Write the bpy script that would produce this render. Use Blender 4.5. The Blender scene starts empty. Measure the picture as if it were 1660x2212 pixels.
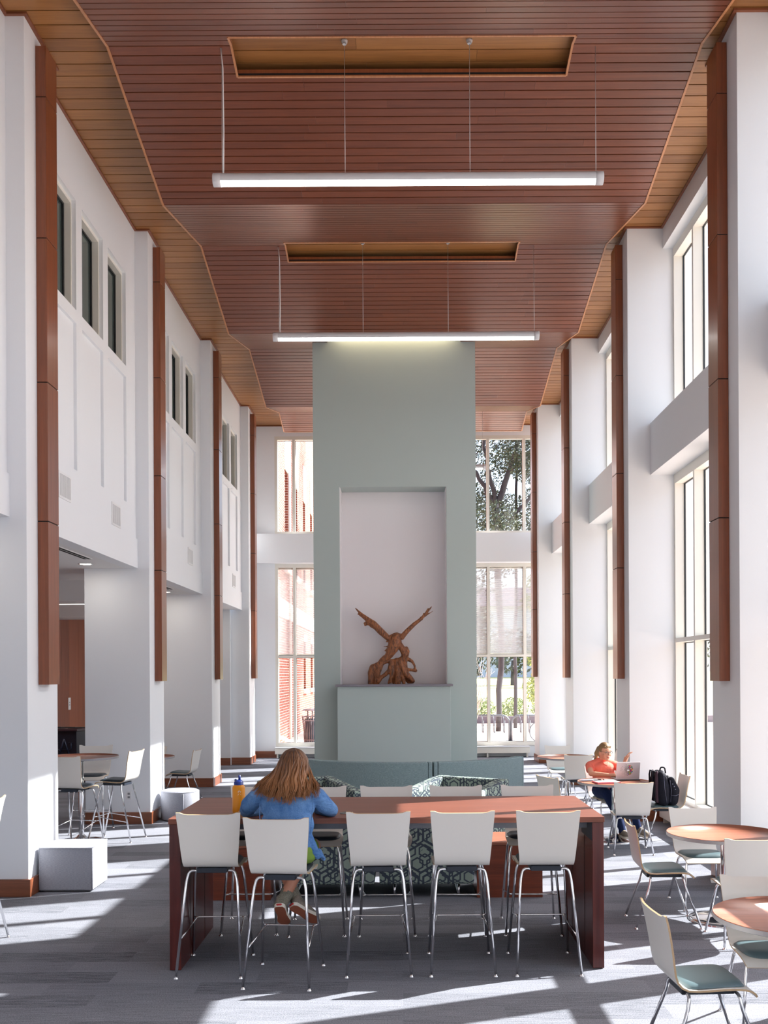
import bpy, bmesh, math, random
from mathutils import Vector, Matrix, Quaternion
random.seed(7)
PI = math.pi
scn = bpy.context.scene
COL = scn.collection

# ------------------------------------------------------------------ materials
def new_mat(name):
    m = bpy.data.materials.new(name); m.use_nodes = True
    nt = m.node_tree
    b = nt.nodes['Principled BSDF']
    return m, nt, b
def N(nt, t, **kw):
    n = nt.nodes.new(t)
    for k, v in kw.items():
        setattr(n, k, v)
    return n
def L(nt, a, b): nt.links.new(a, b)
def setin(n, **kw):
    for k, v in kw.items():
        n.inputs[k.replace('_', ' ')].default_value = v
def col4(c): return (c[0], c[1], c[2], 1.0)
def s2l(r, g, b):
    f = lambda v: ((v/255+0.055)/1.055)**2.4 if v/255 > 0.04045 else v/255/12.92
    return (f(r), f(g), f(b))

def plain(name, rgb, rough=0.5, metal=0.0, spec=0.5, coat=0.0, bump=0.0, bscale=200.0, var=0.0):
    m, nt, b = new_mat(name)
    b.inputs['Base Color'].default_value = col4(rgb)
    b.inputs['Roughness'].default_value = rough
    b.inputs['Metallic'].default_value = metal
    b.inputs['Specular IOR Level'].default_value = spec
    if coat: b.inputs['Coat Weight'].default_value = coat
    tc = None
    if bump or var:
        tc = N(nt, 'ShaderNodeTexCoord')
        no = N(nt, 'ShaderNodeTexNoise'); setin(no, Scale=bscale, Detail=3.0)
        L(nt, tc.outputs['Object'], no.inputs['Vector'])
        if bump:
            bu = N(nt, 'ShaderNodeBump'); setin(bu, Strength=bump, Distance=0.002)
            L(nt, no.outputs['Fac'], bu.inputs['Height']); L(nt, bu.outputs['Normal'], b.inputs['Normal'])
        if var:
            mx = N(nt, 'ShaderNodeMix', data_type='RGBA')
            mx.inputs[6].default_value = col4([c*(1-var) for c in rgb])
            mx.inputs[7].default_value = col4([min(1, c*(1+var)) for c in rgb])
            L(nt, no.outputs['Fac'], mx.inputs[0]); L(nt, mx.outputs[2], b.inputs['Base Color'])
    return m

def wood(name, dark, light, axis='X', scale=1.0, rough=0.35, isl=0.35, coat=0.0, spec=0.5, grain=1.0):
    """wood whose grain runs along one object axis, with a shade of its own per board"""
    m, nt, b = new_mat(name)
    tc = N(nt, 'ShaderNodeTexCoord')
    geo = N(nt, 'ShaderNodeNewGeometry')
    mp = N(nt, 'ShaderNodeMapping')
    s = {'X': (0.6, 14, 14), 'Y': (14, 0.6, 14), 'Z': (14, 14, 0.6)}[axis]
    mp.inputs['Scale'].default_value = [v*scale for v in s]
    ad = N(nt, 'ShaderNodeVectorMath', operation='MULTIPLY_ADD')
    L(nt, geo.outputs['Random Per Island'], ad.inputs[0])
    ad.inputs[1].default_value = (37, 53, 71)
    L(nt, tc.outputs['Object'], ad.inputs[2])
    L(nt, ad.outputs[0], mp.inputs['Vector'])
    no = N(nt, 'ShaderNodeTexNoise'); setin(no, Scale=2.2, Detail=5.0, Roughness=0.6, Distortion=0.6)
    L(nt, mp.outputs[0], no.inputs['Vector'])
    no2 = N(nt, 'ShaderNodeTexNoise'); setin(no2, Scale=14.0, Detail=3.0, Roughness=0.7)
    L(nt, mp.outputs[0], no2.inputs['Vector'])
    a1 = N(nt, 'ShaderNodeMath', operation='MULTIPLY_ADD'); a1.inputs[1].default_value = 0.4*grain
    L(nt, no2.outputs['Fac'], a1.inputs[0]); L(nt, no.outputs['Fac'], a1.inputs[2])
    a2 = N(nt, 'ShaderNodeMath', operation='MULTIPLY_ADD'); a2.inputs[1].default_value = isl
    L(nt, geo.outputs['Random Per Island'], a2.inputs[0]); L(nt, a1.outputs[0], a2.inputs[2])
    mr = N(nt, 'ShaderNodeMapRange'); setin(mr, From_Min=0.45, From_Max=0.95+isl)
    L(nt, a2.outputs[0], mr.inputs['Value'])
    mx = N(nt, 'ShaderNodeMix', data_type='RGBA')
    mx.inputs[6].default_value = col4(dark); mx.inputs[7].default_value = col4(light)
    L(nt, mr.outputs[0], mx.inputs[0]); L(nt, mx.outputs[2], b.inputs['Base Color'])
    b.inputs['Roughness'].default_value = rough
    b.inputs['Specular IOR Level'].default_value = spec
    if coat:
        b.inputs['Coat Weight'].default_value = coat; b.inputs['Coat Roughness'].default_value = 0.15
    return m

def carpet():
    m, nt, b = new_mat('carpet_planks')
    tc = N(nt, 'ShaderNodeTexCoord')
    br = N(nt, 'ShaderNodeTexBrick'); br.offset = 0.37; br.offset_frequency = 2
    setin(br, Scale=1.0, Mortar_Size=0.0, Brick_Width=1.0, Row_Height=0.25, Bias=0.0)
    br.inputs['Color1'].default_value = (0, 0, 0, 1); br.inputs['Color2'].default_value = (1, 1, 1, 1)
    L(nt, tc.outputs['Object'], br.inputs['Vector'])
    mp = N(nt, 'ShaderNodeMapping'); mp.inputs['Scale'].default_value = (3.2, 60, 1)
    ad = N(nt, 'ShaderNodeVectorMath', operation='MULTIPLY_ADD'); ad.inputs[1].default_value = (9, 9, 9)
    L(nt, br.outputs['Color'], ad.inputs[0]); L(nt, tc.outputs['Object'], ad.inputs[2])
    L(nt, ad.outputs[0], mp.inputs['Vector'])
    st = N(nt, 'ShaderNodeTexNoise'); setin(st, Scale=1.5, Detail=4.0, Roughness=0.65)
    L(nt, mp.outputs[0], st.inputs['Vector'])
    fi = N(nt, 'ShaderNodeTexNoise'); setin(fi, Scale=120.0, Detail=3.0)
    L(nt, tc.outputs['Object'], fi.inputs['Vector'])
    bg = N(nt, 'ShaderNodeTexNoise'); setin(bg, Scale=0.6, Detail=2.0)
    L(nt, tc.outputs['Object'], bg.inputs['Vector'])
    # contrast of streaks differs by plank
    m1 = N(nt, 'ShaderNodeMapRange'); setin(m1, From_Min=0.3, From_Max=0.7, To_Min=-0.5, To_Max=0.5)
    L(nt, st.outputs['Fac'], m1.inputs['Value'])
    bw = N(nt, 'ShaderNodeRGBToBW'); L(nt, br.outputs['Color'], bw.inputs[0])
    pw = N(nt, 'ShaderNodeMath', operation='POWER'); pw.inputs[1].default_value = 1.6
    L(nt, bw.outputs[0], pw.inputs[0])
    k = N(nt, 'ShaderNodeMath', operation='MULTIPLY_ADD'); k.inputs[1].default_value = 0.42; k.inputs[2].default_value = 0.14
    L(nt, pw.outputs[0], k.inputs[0])
    m2 = N(nt, 'ShaderNodeMath', operation='MULTIPLY'); L(nt, m1.outputs[0], m2.inputs[0]); L(nt, k.outputs[0], m2.inputs[1])
    a = N(nt, 'ShaderNodeMath', operation='MULTIPLY_ADD'); a.inputs[1].default_value = -0.26; 
    L(nt, bw.outputs[0], a.inputs[0]); L(nt, m2.outputs[0], a.inputs[2])
    f = N(nt, 'ShaderNodeMath', operation='MULTIPLY_ADD'); f.inputs[1].default_value = 1.1
    L(nt, fi.outputs['Fac'], f.inputs[0]); L(nt, a.outputs[0], f.inputs[2])
    g = N(nt, 'ShaderNodeMath', operation='ADD'); g.inputs[1].default_value = 0.05
    L(nt, f.outputs[0], g.inputs[0]); g.use_clamp = True
    cr = N(nt, 'ShaderNodeValToRGB')
    e = cr.color_ramp.elements
    e[0].position = 0.0; e[0].color = col4((0.06, 0.066, 0.080))
    e[1].position = 1.0; e[1].color = col4((0.36, 0.372, 0.425))
    L(nt, g.outputs[0], cr.inputs[0])
    L(nt, cr.outputs[0], b.inputs['Base Color'])
    b.inputs['Roughness'].default_value = 1.0; b.inputs['Specular IOR Level'].default_value = 0.05
    bu = N(nt, 'ShaderNodeBump'); setin(bu, Strength=0.35, Distance=0.004)
    L(nt, fi.outputs['Fac'], bu.inputs['Height']); L(nt, bu.outputs['Normal'], b.inputs['Normal'])
    return m

def fabric(name, c1, c2, scale=260.0, rough=0.95, bump=0.3):
    m, nt, b = new_mat(name)
    tc = N(nt, 'ShaderNodeTexCoord')
    w = []
    for ax in ((1, 0.15, 1), (0.15, 1, 1)):
        mp = N(nt, 'ShaderNodeMapping'); mp.inputs['Scale'].default_value = ax
        L(nt, tc.outputs['Object'], mp.inputs['Vector'])
        no = N(nt, 'ShaderNodeTexNoise'); setin(no, Scale=scale, Detail=2.0)
        L(nt, mp.outputs[0], no.inputs['Vector']); w.append(no)
    ad = N(nt, 'ShaderNodeMath', operation='ADD'); L(nt, w[0].outputs['Fac'], ad.inputs[0]); L(nt, w[1].outputs['Fac'], ad.inputs[1])
    mr = N(nt, 'ShaderNodeMapRange'); setin(mr, From_Min=0.75, From_Max=1.25); L(nt, ad.outputs[0], mr.inputs['Value'])
    mx = N(nt, 'ShaderNodeMix', data_type='RGBA'); mx.inputs[6].default_value = col4(c1); mx.inputs[7].default_value = col4(c2)
    L(nt, mr.outputs[0], mx.inputs[0]); L(nt, mx.outputs[2], b.inputs['Base Color'])
    b.inputs['Roughness'].default_value = rough; b.inputs['Specular IOR Level'].default_value = 0.1
    bu = N(nt, 'ShaderNodeBump'); setin(bu, Strength=bump, Distance=0.002)
    L(nt, mr.outputs[0], bu.inputs['Height']); L(nt, bu.outputs['Normal'], b.inputs['Normal'])
    return m

def hexfabric(name):
    """sage upholstery printed with interlocking navy hexagon outlines (UV in metres)"""
    m, nt, b = new_mat(name)
    uv = N(nt, 'ShaderNodeUVMap')
    def vm(op, a, bb=None):
        n = N(nt, 'ShaderNodeVectorMath', operation=op)
        for i, v in enumerate((a, bb)):
            if v is None: continue
            if isinstance(v, tuple): n.inputs[i].default_value = v
            else: L(nt, v, n.inputs[i])
        return n
    def ma(op, a, bb=None, c=None):
        n = N(nt, 'ShaderNodeMath', operation=op)
        for i, v in enumerate((a, bb, c)):
            if v is None: continue
            if isinstance(v, (int, float)): n.inputs[i].default_value = v
            else: L(nt, v, n.inputs[i])
        return n
    def hexd(scale, off):
        p = vm('MULTIPLY', uv.outputs[0], (scale, scale, 0)).outputs[0]
        p = vm('ADD', p, off).outputs[0]
        r = (1.0, 1.7320508, 1.0); h = (0.5, 0.8660254, 0.5)
        def md(v):
            q = vm('DIVIDE', v, r).outputs[0]
            q = vm('FRACTION', q).outputs[0]
            q = vm('MULTIPLY', q, r).outputs[0]
            return vm('SUBTRACT', q, (0.5, 0.8660254, 0)).outputs[0]
        a = md(p); c = md(vm('SUBTRACT', p, h).outputs[0])
        la = vm('LENGTH', vm('MULTIPLY', a, (1, 1, 0)).outputs[0]).outputs['Value']
        lc = vm('LENGTH', vm('MULTIPLY', c, (1, 1, 0)).outputs[0]).outputs['Value']
        sel = ma('LESS_THAN', la, lc).outputs[0]
        mx = N(nt, 'ShaderNodeMix', data_type='VECTOR')
        L(nt, sel, mx.inputs[0]); L(nt, c, mx.inputs[4]); L(nt, a, mx.inputs[5])
        g = vm('ABSOLUTE', mx.outputs[1]).outputs[0]
        d1 = vm('DOT_PRODUCT', g, (0.5, 0.8660254, 0)).outputs['Value']
        sx = N(nt, 'ShaderNodeSeparateXYZ'); L(nt, g, sx.inputs[0])
        d = ma('MAXIMUM', d1, sx.outputs[0]).outputs[0]
        return d
    def ring(d, c, w):
        return ma('LESS_THAN', ma('ABSOLUTE', ma('SUBTRACT', d, c).outputs[0]).outputs[0], w).outputs[0]
    d1 = hexd(7.2, (0.13, 0.31, 0)); d2 = hexd(7.2, (0.63, 0.02, 0)); d3 = hexd(3.6, (0.2, 0.4, 0))
    rr = ma('MAXIMUM', ring(d1, 0.36, 0.05), ring(d3, 0.42, 0.035)).outputs[0]
    msk = N(nt, 'ShaderNodeTexNoise'); setin(msk, Scale=4.5, Detail=0.0); L(nt, uv.outputs[0], msk.inputs['Vector'])
    mk = ma('GREATER_THAN', msk.outputs['Fac'], 0.47).outputs[0]
    r2 = ma('MULTIPLY', ring(d2, 0.33, 0.045), mk).outputs[0]
    rr = ma('MAXIMUM', rr, r2).outputs[0]
    mx = N(nt, 'ShaderNodeMix', data_type='RGBA')
    mx.inputs[6].default_value = col4(s2l(150, 165, 155)); mx.inputs[7].default_value = col4(s2l(70, 78, 90))
    L(nt, rr, mx.inputs[0]); L(nt, mx.outputs[2], b.inputs['Base Color'])
    b.inputs['Roughness'].default_value = 0.85; b.inputs['Specular IOR Level'].default_value = 0.15
    return m

def glass_mat(name, tint=(1, 1, 1), ior=1.45, rough=0.0, frac=1.0):
    m = bpy.data.materials.new(name); m.use_nodes = True; nt = m.node_tree; nt.nodes.clear()
    o = N(nt, 'ShaderNodeOutputMaterial'); t = N(nt, 'ShaderNodeBsdfTransparent'); g = N(nt, 'ShaderNodeBsdfGlossy')
    t.inputs['Color'].default_value = col4(tint); g.inputs['Roughness'].default_value = rough
    f = N(nt, 'ShaderNodeLayerWeight'); f.inputs['Blend'].default_value = 0.5      # Schlick, the same from both sides
    pw = N(nt, 'ShaderNodeMath', operation='POWER'); pw.inputs[1].default_value = 5.0; L(nt, f.outputs['Facing'], pw.inputs[0])
    k = N(nt, 'ShaderNodeMath', operation='MULTIPLY_ADD'); k.inputs[1].default_value = 0.9*frac; k.inputs[2].default_value = 0.05*frac
    L(nt, pw.outputs[0], k.inputs[0])
    mx = N(nt, 'ShaderNodeMixShader'); L(nt, k.outputs[0], mx.inputs[0]); L(nt, t.outputs[0], mx.inputs[1]); L(nt, g.outputs[0], mx.inputs[2])
    L(nt, mx.outputs[0], o.inputs['Surface'])
    return m

def shade_mat(name):
    m = bpy.data.materials.new(name); m.use_nodes = True; nt = m.node_tree; nt.nodes.clear()
    o = N(nt, 'ShaderNodeOutputMaterial'); t = N(nt, 'ShaderNodeBsdfTransparent')
    d = N(nt, 'ShaderNodeBsdfDiffuse'); d.inputs['Color'].default_value = (0.6, 0.61, 0.63, 1)
    tl = N(nt, 'ShaderNodeBsdfTranslucent'); tl.inputs['Color'].default_value = (0.55, 0.56, 0.58, 1)
    m1 = N(nt, 'ShaderNodeMixShader'); m1.inputs[0].default_value = 0.45
    L(nt, d.outputs[0], m1.inputs[1]); L(nt, tl.outputs[0], m1.inputs[2])
    tc = N(nt, 'ShaderNodeTexCoord'); w = N(nt, 'ShaderNodeTexWave', bands_direction='Z'); setin(w, Scale=6.0, Distortion=0.0)
    L(nt, tc.outputs['Object'], w.inputs['Vector'])
    mr = N(nt, 'ShaderNodeMapRange'); setin(mr, To_Min=0.34, To_Max=0.44); L(nt, w.outputs['Fac'], mr.inputs['Value'])
    m2 = N(nt, 'ShaderNodeMixShader'); L(nt, mr.outputs[0], m2.inputs[0])
    L(nt, t.outputs[0], m2.inputs[1]); L(nt, m1.outputs[0], m2.inputs[2])
    L(nt, m2.outputs[0], o.inputs['Surface'])
    return m

def emis(name, rgb, strength):
    m, nt, b = new_mat(name)
    b.inputs['Base Color'].default_value = col4(rgb)
    b.inputs['Emission Color'].default_value = col4(rgb); b.inputs['Emission Strength'].default_value = strength
    return m

def brick_mat(name):
    m, nt, b = new_mat(name)
    tc = N(nt, 'ShaderNodeTexCoord')
    sp = N(nt, 'ShaderNodeSeparateXYZ'); L(nt, tc.outputs['Object'], sp.inputs[0])
    ad = N(nt, 'ShaderNodeMath', operation='ADD'); L(nt, sp.outputs[0], ad.inputs[0]); L(nt, sp.outputs[1], ad.inputs[1])
    cb = N(nt, 'ShaderNodeCombineXYZ'); L(nt, ad.outputs[0], cb.inputs[0]); L(nt, sp.outputs[2], cb.inputs[1])
    br = N(nt, 'ShaderNodeTexBrick')
    setin(br, Scale=1.0, Mortar_Size=0.008, Brick_Width=0.3, Row_Height=0.088, Mortar_Smooth=0.1)
    br.inputs['Color1'].default_value = col4(s2l(160, 82, 60)); br.inputs['Color2'].default_value = col4(s2l(132, 60, 44))
    br.inputs['Mortar'].default_value = col4(s2l(225, 215, 205))
    L(nt, cb.outputs[0], br.inputs['Vector']); L(nt, br.outputs['Color'], b.inputs['Base Color'])
    b.inputs['Roughness'].default_value = 0.9
    return m

M = {}
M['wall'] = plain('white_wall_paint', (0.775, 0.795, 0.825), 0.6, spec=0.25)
M['wallr'] = plain('white_paint_dimmed', (0.70, 0.715, 0.74), 0.5, spec=0.25)  # same white paint, darkened to offset the brightness near the right windows
M['frame'] = plain('cream_window_frame', s2l(222, 219, 210), 0.4)
M['sage'] = plain('sage_wall_paint', s2l(172, 184, 181), 0.55, spec=0.3)
M['lilac'] = plain('pale_lilac_niche_paint', s2l(226, 222, 224), 0.6)
M['shelf'] = plain('grey_mantel_shelf', s2l(120, 115, 124), 0.4)
M['carpet'] = carpet()
M['canopy'] = wood('reddish_cherry_boards', s2l(90, 46, 30), s2l(128, 71, 46), 'X', 1.0, 0.30, isl=0.30, spec=0.55)
M['soffit'] = wood('golden_brown_boards', s2l(122, 78, 42), s2l(170, 118, 68), 'X', 1.0, 0.38, isl=0.30)
M['edge'] = wood('light_cherry_edging', s2l(168, 112, 74), s2l(196, 138, 96), 'Y', 1.0, 0.35, isl=0.0)
M['fin'] = wood('cherry_cladding', s2l(106, 56, 34), s2l(150, 84, 52), 'Z', 0.8, 0.30, isl=0.35, coat=0.15)
M['base'] = wood('cherry_baseboard', s2l(104, 56, 36), s2l(148, 88, 58), 'X', 0.8, 0.35, isl=0.2)
M['table'] = wood('mahogany_table_laminate', s2l(98, 54, 42), s2l(138, 82, 64), 'X', 1.0, 0.42, isl=0.1, spec=0.4, grain=0.7)
M['tablepanel'] = wood('mahogany_panel', s2l(74, 28, 26), s2l(106, 46, 40), 'Z', 0.8, 0.26, isl=0.1, grain=0.6)
M['cube_wood'] = wood('cherry_block_veneer', s2l(92, 38, 22), s2l(140, 66, 40), 'X', 0.8, 0.35, isl=0.1)
M['rtop'] = wood('cherry_round_top', s2l(136, 78, 58), s2l(172, 108, 82), 'X', 1.0, 0.42, isl=0.1, grain=0.7)
M['backwood'] = wood('panelled_wood_wall', s2l(98, 50, 30), s2l(160, 92, 58), 'Z', 0.9, 0.4, isl=0.45)
M['dark'] = plain('black_gap', (0.008, 0.008, 0.008), 0.9)
M['darkmetal'] = plain('dark_navy_steel', s2l(38, 44, 56), 0.45, spec=0.4)
M['apron'] = plain('grey_steel_apron', s2l(92, 96, 108), 0.4, metal=0.3)
M['chrome'] = plain('polished_chrome', (0.80, 0.80, 0.82), 0.09, metal=1.0)
M['shell'] = plain('off_white_laminate_shell', s2l(224, 220, 214), 0.38, spec=0.45)
M['ply'] = plain('birch_ply_edge', s2l(190, 160, 124), 0.5, var=0.15, bscale=60)
M['pad'] = plain('teal_grey_vinyl_pad', s2l(84, 104, 110), 0.38, spec=0.5, bump=0.1, bscale=300)
M['paddark'] = plain('dark_vinyl_pad', s2l(40, 50, 60), 0.38, spec=0.5)
M['rim'] = plain('grey_table_edge_band', s2l(150, 148, 152), 0.4)
M['ott'] = fabric('pale_grey_linen', s2l(138, 140, 150), s2l(168, 170, 180), 320)
M['sofa'] = fabric('teal_grey_tweed', s2l(112, 130, 134), s2l(146, 164, 166), 230)
M['hex'] = hexfabric('hexagon_print_upholstery')
M['glass'] = glass_mat('clear_glazing', (0.97, 0.985, 0.98))
M['dkglass'] = plain('dark_interior_glazing', s2l(74, 86, 84), 0.06, spec=0.8)
M['gasket'] = plain('black_gasket', (0.01, 0.012, 0.014), 0.5)
M['shade'] = shade_mat('mesh_roller_shade')
M['lens'] = emis('glowing_diffuser', (1.0, 0.98, 0.95), 6.0)
M['lampbody'] = plain('white_lamp_housing', (0.62, 0.62, 0.64), 0.35)
M['cable'] = plain('steel_cable', (0.6, 0.6, 0.6), 0.4, metal=0.5)
M['cord'] = plain('white_cord', (0.85, 0.85, 0.85), 0.5)
M['vent'] = plain('pale_vent_metal', (0.75, 0.75, 0.76), 0.4)
M['ventdark'] = plain('vent_shadow_gap', (0.22, 0.22, 0.23), 0.7)
M['black'] = plain('black_plastic', (0.012, 0.012, 0.016), 0.4)
M['ceil'] = plain('white_ceiling_paint', (0.78, 0.78, 0.78), 0.7)
M['skin'] = plain('skin_tone', s2l(214, 156, 130), 0.5, spec=0.35, var=0.08, bscale=25)
M['skin2'] = plain('skin_legs', s2l(190, 130, 106), 0.5, spec=0.35, var=0.08, bscale=25)

# ------------------------------------------------------------------ mesh builder
def fillet(pts, r, n=5):
    """round the corners of a polyline"""
    pts = [Vector(p) for p in pts]; out = [pts[0]]
    for i in range(1, len(pts)-1):
        a, p, c = pts[i-1], pts[i], pts[i+1]
        d1 = (a-p); d2 = (c-p)
        rr = min(r, d1.length*0.45, d2.length*0.45)
        s = p + d1.normalized()*rr; e = p + d2.normalized()*rr
        for k in range(n+1):
            t = k/n
            out.append(s*(1-t)**2 + p*2*t*(1-t) + e*t*t)
    out.append(pts[-1]); return out

class MB:
    def __init__(self): self.v = []; self.f = []; self.m = []; self.s = []; self.off = Vector((0, 0, 0))
    def add(self, vs, fs, mat=0, smooth=False):
        b = len(self.v)
        self.v += [Vector(p) for p in vs]
        for f in fs:
            self.f.append([i+b for i in f]); self.m.append(mat); self.s.append(smooth)
        return self
    def box(self, x0, x1, y0, y1, z0, z1, mat=0):
        vs = [(x0, y0, z0), (x1, y0, z0), (x1, y1, z0), (x0, y1, z0), (x0, y0, z1), (x1, y0, z1), (x1, y1, z1), (x0, y1, z1)]
        return self.add(vs, [(0, 3, 2, 1), (4, 5, 6, 7), (0, 1, 5, 4), (1, 2, 6, 5), (2, 3, 7, 6), (3, 0, 4, 7)], mat)
    def hexa(self, bot, top, mat=0):
        return self.add(list(bot)+list(top), [(0, 3, 2, 1), (4, 5, 6, 7), (0, 1, 5, 4), (1, 2, 6, 5), (2, 3, 7, 6), (3, 0, 4, 7)], mat)
    def prism(self, poly, z0, z1, mat=0, smooth=False):
        n = len(poly)
        vs = [(p[0], p[1], z0) for p in poly] + [(p[0], p[1], z1) for p in poly]
        self.add(vs, [tuple(range(n-1, -1, -1)), tuple(range(n, 2*n))], mat)
        b = len(self.v)-2*n
        for i in range(n):
            j = (i+1) % n
            self.f.append([b+i, b+j, b+n+j, b+n+i]); self.m.append(mat); self.s.append(smooth)
        return self
    def tube(self, pts, r, seg=10, mat=0, cap=True, flat=1.0):
        pts = [Vector(p) for p in pts]; n = len(pts)
        rs = r if isinstance(r, (list, tuple)) else [r]*n
        t = [(pts[min(i+1, n-1)]-pts[max(i-1, 0)]).normalized() for i in range(n)]
        up = Vector((0, 0, 1)) if abs(t[0].z) < 0.9 else Vector((0, 1, 0))
        u = t[0].cross(up).normalized()
        b = len(self.v)
        for i in range(n):
            if i:
                u = (u - t[i]*u.dot(t[i]))
                if u.length < 1e-6: u = t[i].orthogonal()
                u.normalize()
            w = t[i].cross(u)
            for k in range(seg):
                a = 2*PI*k/seg
                self.v.append(pts[i] + (u*math.cos(a) + w*math.sin(a)*flat)*rs[i])
        for i in range(n-1):
            for k in range(seg):
                k2 = (k+1) % seg
                self.f.append([b+i*seg+k, b+i*seg+k2, b+(i+1)*seg+k2, b+(i+1)*seg+k]); self.m.append(mat); self.s.append(True)
        if cap:
            self.f.append([b+k for k in range(seg-1, -1, -1)]); self.m.append(mat); self.s.append(False)
            self.f.append([b+(n-1)*seg+k for k in range(seg)]); self.m.append(mat); self.s.append(False)
        return self
    def cyl(self, c, r, z0, z1, seg=24, mat=0):
        return self.lathe(c, [(0, z0), (r, z0), (r, z1), (0, z1)], seg, mat, smooth=False)
    def lathe(self, c, prof, seg=32, mat=0, smooth=True, mats=None, sx=1.0, sy=1.0):
        b = len(self.v); n = len(prof)
        for (r, z) in prof:
            for k in range(seg):
                a = 2*PI*k/seg
                self.v.append(Vector((c[0]+r*math.cos(a)*sx, c[1]+r*math.sin(a)*sy, c[2]+z)))
        for i in range(n-1):
            for k in range(seg):
                k2 = (k+1) % seg
                if prof[i][0] == 0 and prof[i+1][0] == 0: continue
                if prof[i][0] == 0: f = [b+i*seg+k, b+(i+1)*seg+k2, b+(i+1)*seg+k]; f = [b+i*seg, b+(i+1)*seg+k2, b+(i+1)*seg+k][::-1]
                elif prof[i+1][0] == 0: f = [b+i*seg+k, b+i*seg+k2, b+(i+1)*seg]
                else: f = [b+i*seg+k, b+i*seg+k2, b+(i+1)*seg+k2, b+(i+1)*seg+k]
                self.f.append(f); self.m.append(mats[i] if mats else mat); self.s.append(smooth)
        return self
    def ell(self, c, r, seg=20, rings=12, mat=0, rot=None):
        c = Vector(c); b = len(self.v)
        vs = [Vector((0, 0, 1))]
        for i in range(1, rings):
            th = PI*i/rings
            for k in range(seg):
                a = 2*PI*k/seg
                vs.append(Vector((math.sin(th)*math.cos(a), math.sin(th)*math.sin(a), math.cos(th))))
        vs.append(Vector((0, 0, -1)))
        for p in vs:
            q = Vector((p.x*r[0], p.y*r[1], p.z*r[2]))
            if rot is not None: q = rot @ q
            self.v.append(c+q)
        F = self.f
        for k in range(seg):
            F.append([b, b+1+k, b+1+(k+1) % seg]); self.m.append(mat); self.s.append(True)
        for i in range(rings-2):
            for k in range(seg):
                k2 = (k+1) % seg
                F.append([b+1+i*seg+k, b+1+(i+1)*seg+k, b+1+(i+1)*seg+k2, b+1+i*seg+k2]); self.m.append(mat); self.s.append(True)
        e = b+1+(rings-1)*seg
        for k in range(seg):
            F.append([e, b+1+(rings-2)*seg+(k+1) % seg, b+1+(rings-2)*seg+k]); self.m.append(mat); self.s.append(True)
        return self
    def cap(self, a, c, ra, rc, seg=14):
        """tapered capsule"""
        a = Vector(a); c = Vector(c); d = (c-a); n = 5
        if d.length < 1e-6: return self.ell(a, (ra, ra, ra))
        d.normalize()
        pts = []; rs = []
        for i in range(n):
            t = (PI/2)*(1-i/n); pts.append(a - d*ra*math.sin(t)); rs.append(max(ra*math.cos(t), ra*0.02))
        pts.append(a); rs.append(ra); pts.append(c); rs.append(rc)
        for i in range(1, n+1):
            t = (PI/2)*(i/n); pts.append(c + d*rc*math.sin(t)); rs.append(max(rc*math.cos(t), rc*0.02))
        return self.tube(pts, rs, seg)
    def chain(self, pts, rs):
        for i in range(len(pts)-1): self.cap(pts[i], pts[i+1], rs[i], rs[i+1])
        return self
    def build(self, name, mats, parent=None, loc=None, bevel=0.0, bseg=2, fixn=False):
        me = bpy.data.meshes.new(name)
        me.from_pydata([tuple(p) for p in self.v], [], self.f)
        if not isinstance(mats, (list, tuple)): mats = [mats]
        for mm in mats: me.materials.append(mm)
        me.polygons.foreach_set('material_index', self.m)
        me.polygons.foreach_set('use_smooth', self.s)
        me.update()
        if fixn:
            bm = bmesh.new(); bm.from_mesh(me); bmesh.ops.recalc_face_normals(bm, faces=bm.faces); bm.to_mesh(me); bm.free()
        o = bpy.data.objects.new(name, me); COL.objects.link(o)
        if parent is not None: o.parent = parent
        if loc is not None: o.location = loc
        if bevel:
            md = o.modifiers.new('bevel', 'BEVEL'); md.width = bevel; md.segments = bseg; md.limit_method = 'ANGLE'; md.angle_limit = math.radians(40)
            md.harden_normals = False
        return o

def boxuv(o):
    me = o.data
    uvl = me.uv_layers.new(name='UVMap')
    for p in me.polygons:
        n = p.normal; ax = max(range(3), key=lambda i: abs(n[i]))
        for li in p.loop_indices:
            c = me.vertices[me.loops[li].vertex_index].co
            uvl.data[li].uv = {0: (c.y, c.z), 1: (c.x, c.z), 2: (c.x, c.y)}[ax]

def remesh(mb, name, mats, parent=None, voxel=0.008, smooth=4, loc=None, sub=0, factor=0.5):
    o = mb.build(name, mats, None)
    r = o.modifiers.new('r', 'REMESH'); r.mode = 'VOXEL'; r.voxel_size = voxel; r.use_smooth_shade = True
    s = o.modifiers.new('s', 'SMOOTH'); s.factor = factor; s.iterations = smooth
    dg = bpy.context.evaluated_depsgraph_get(); dg.update()
    me = bpy.data.meshes.new_from_object(o.evaluated_get(dg))
    me.name = name
    old = o.data; o.modifiers.clear(); o.data = me
    bpy.data.meshes.remove(old)
    for p in me.polygons: p.use_smooth = True
    if parent is not None: o.parent = parent
    if loc is not None: o.location = loc
    return o

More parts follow.
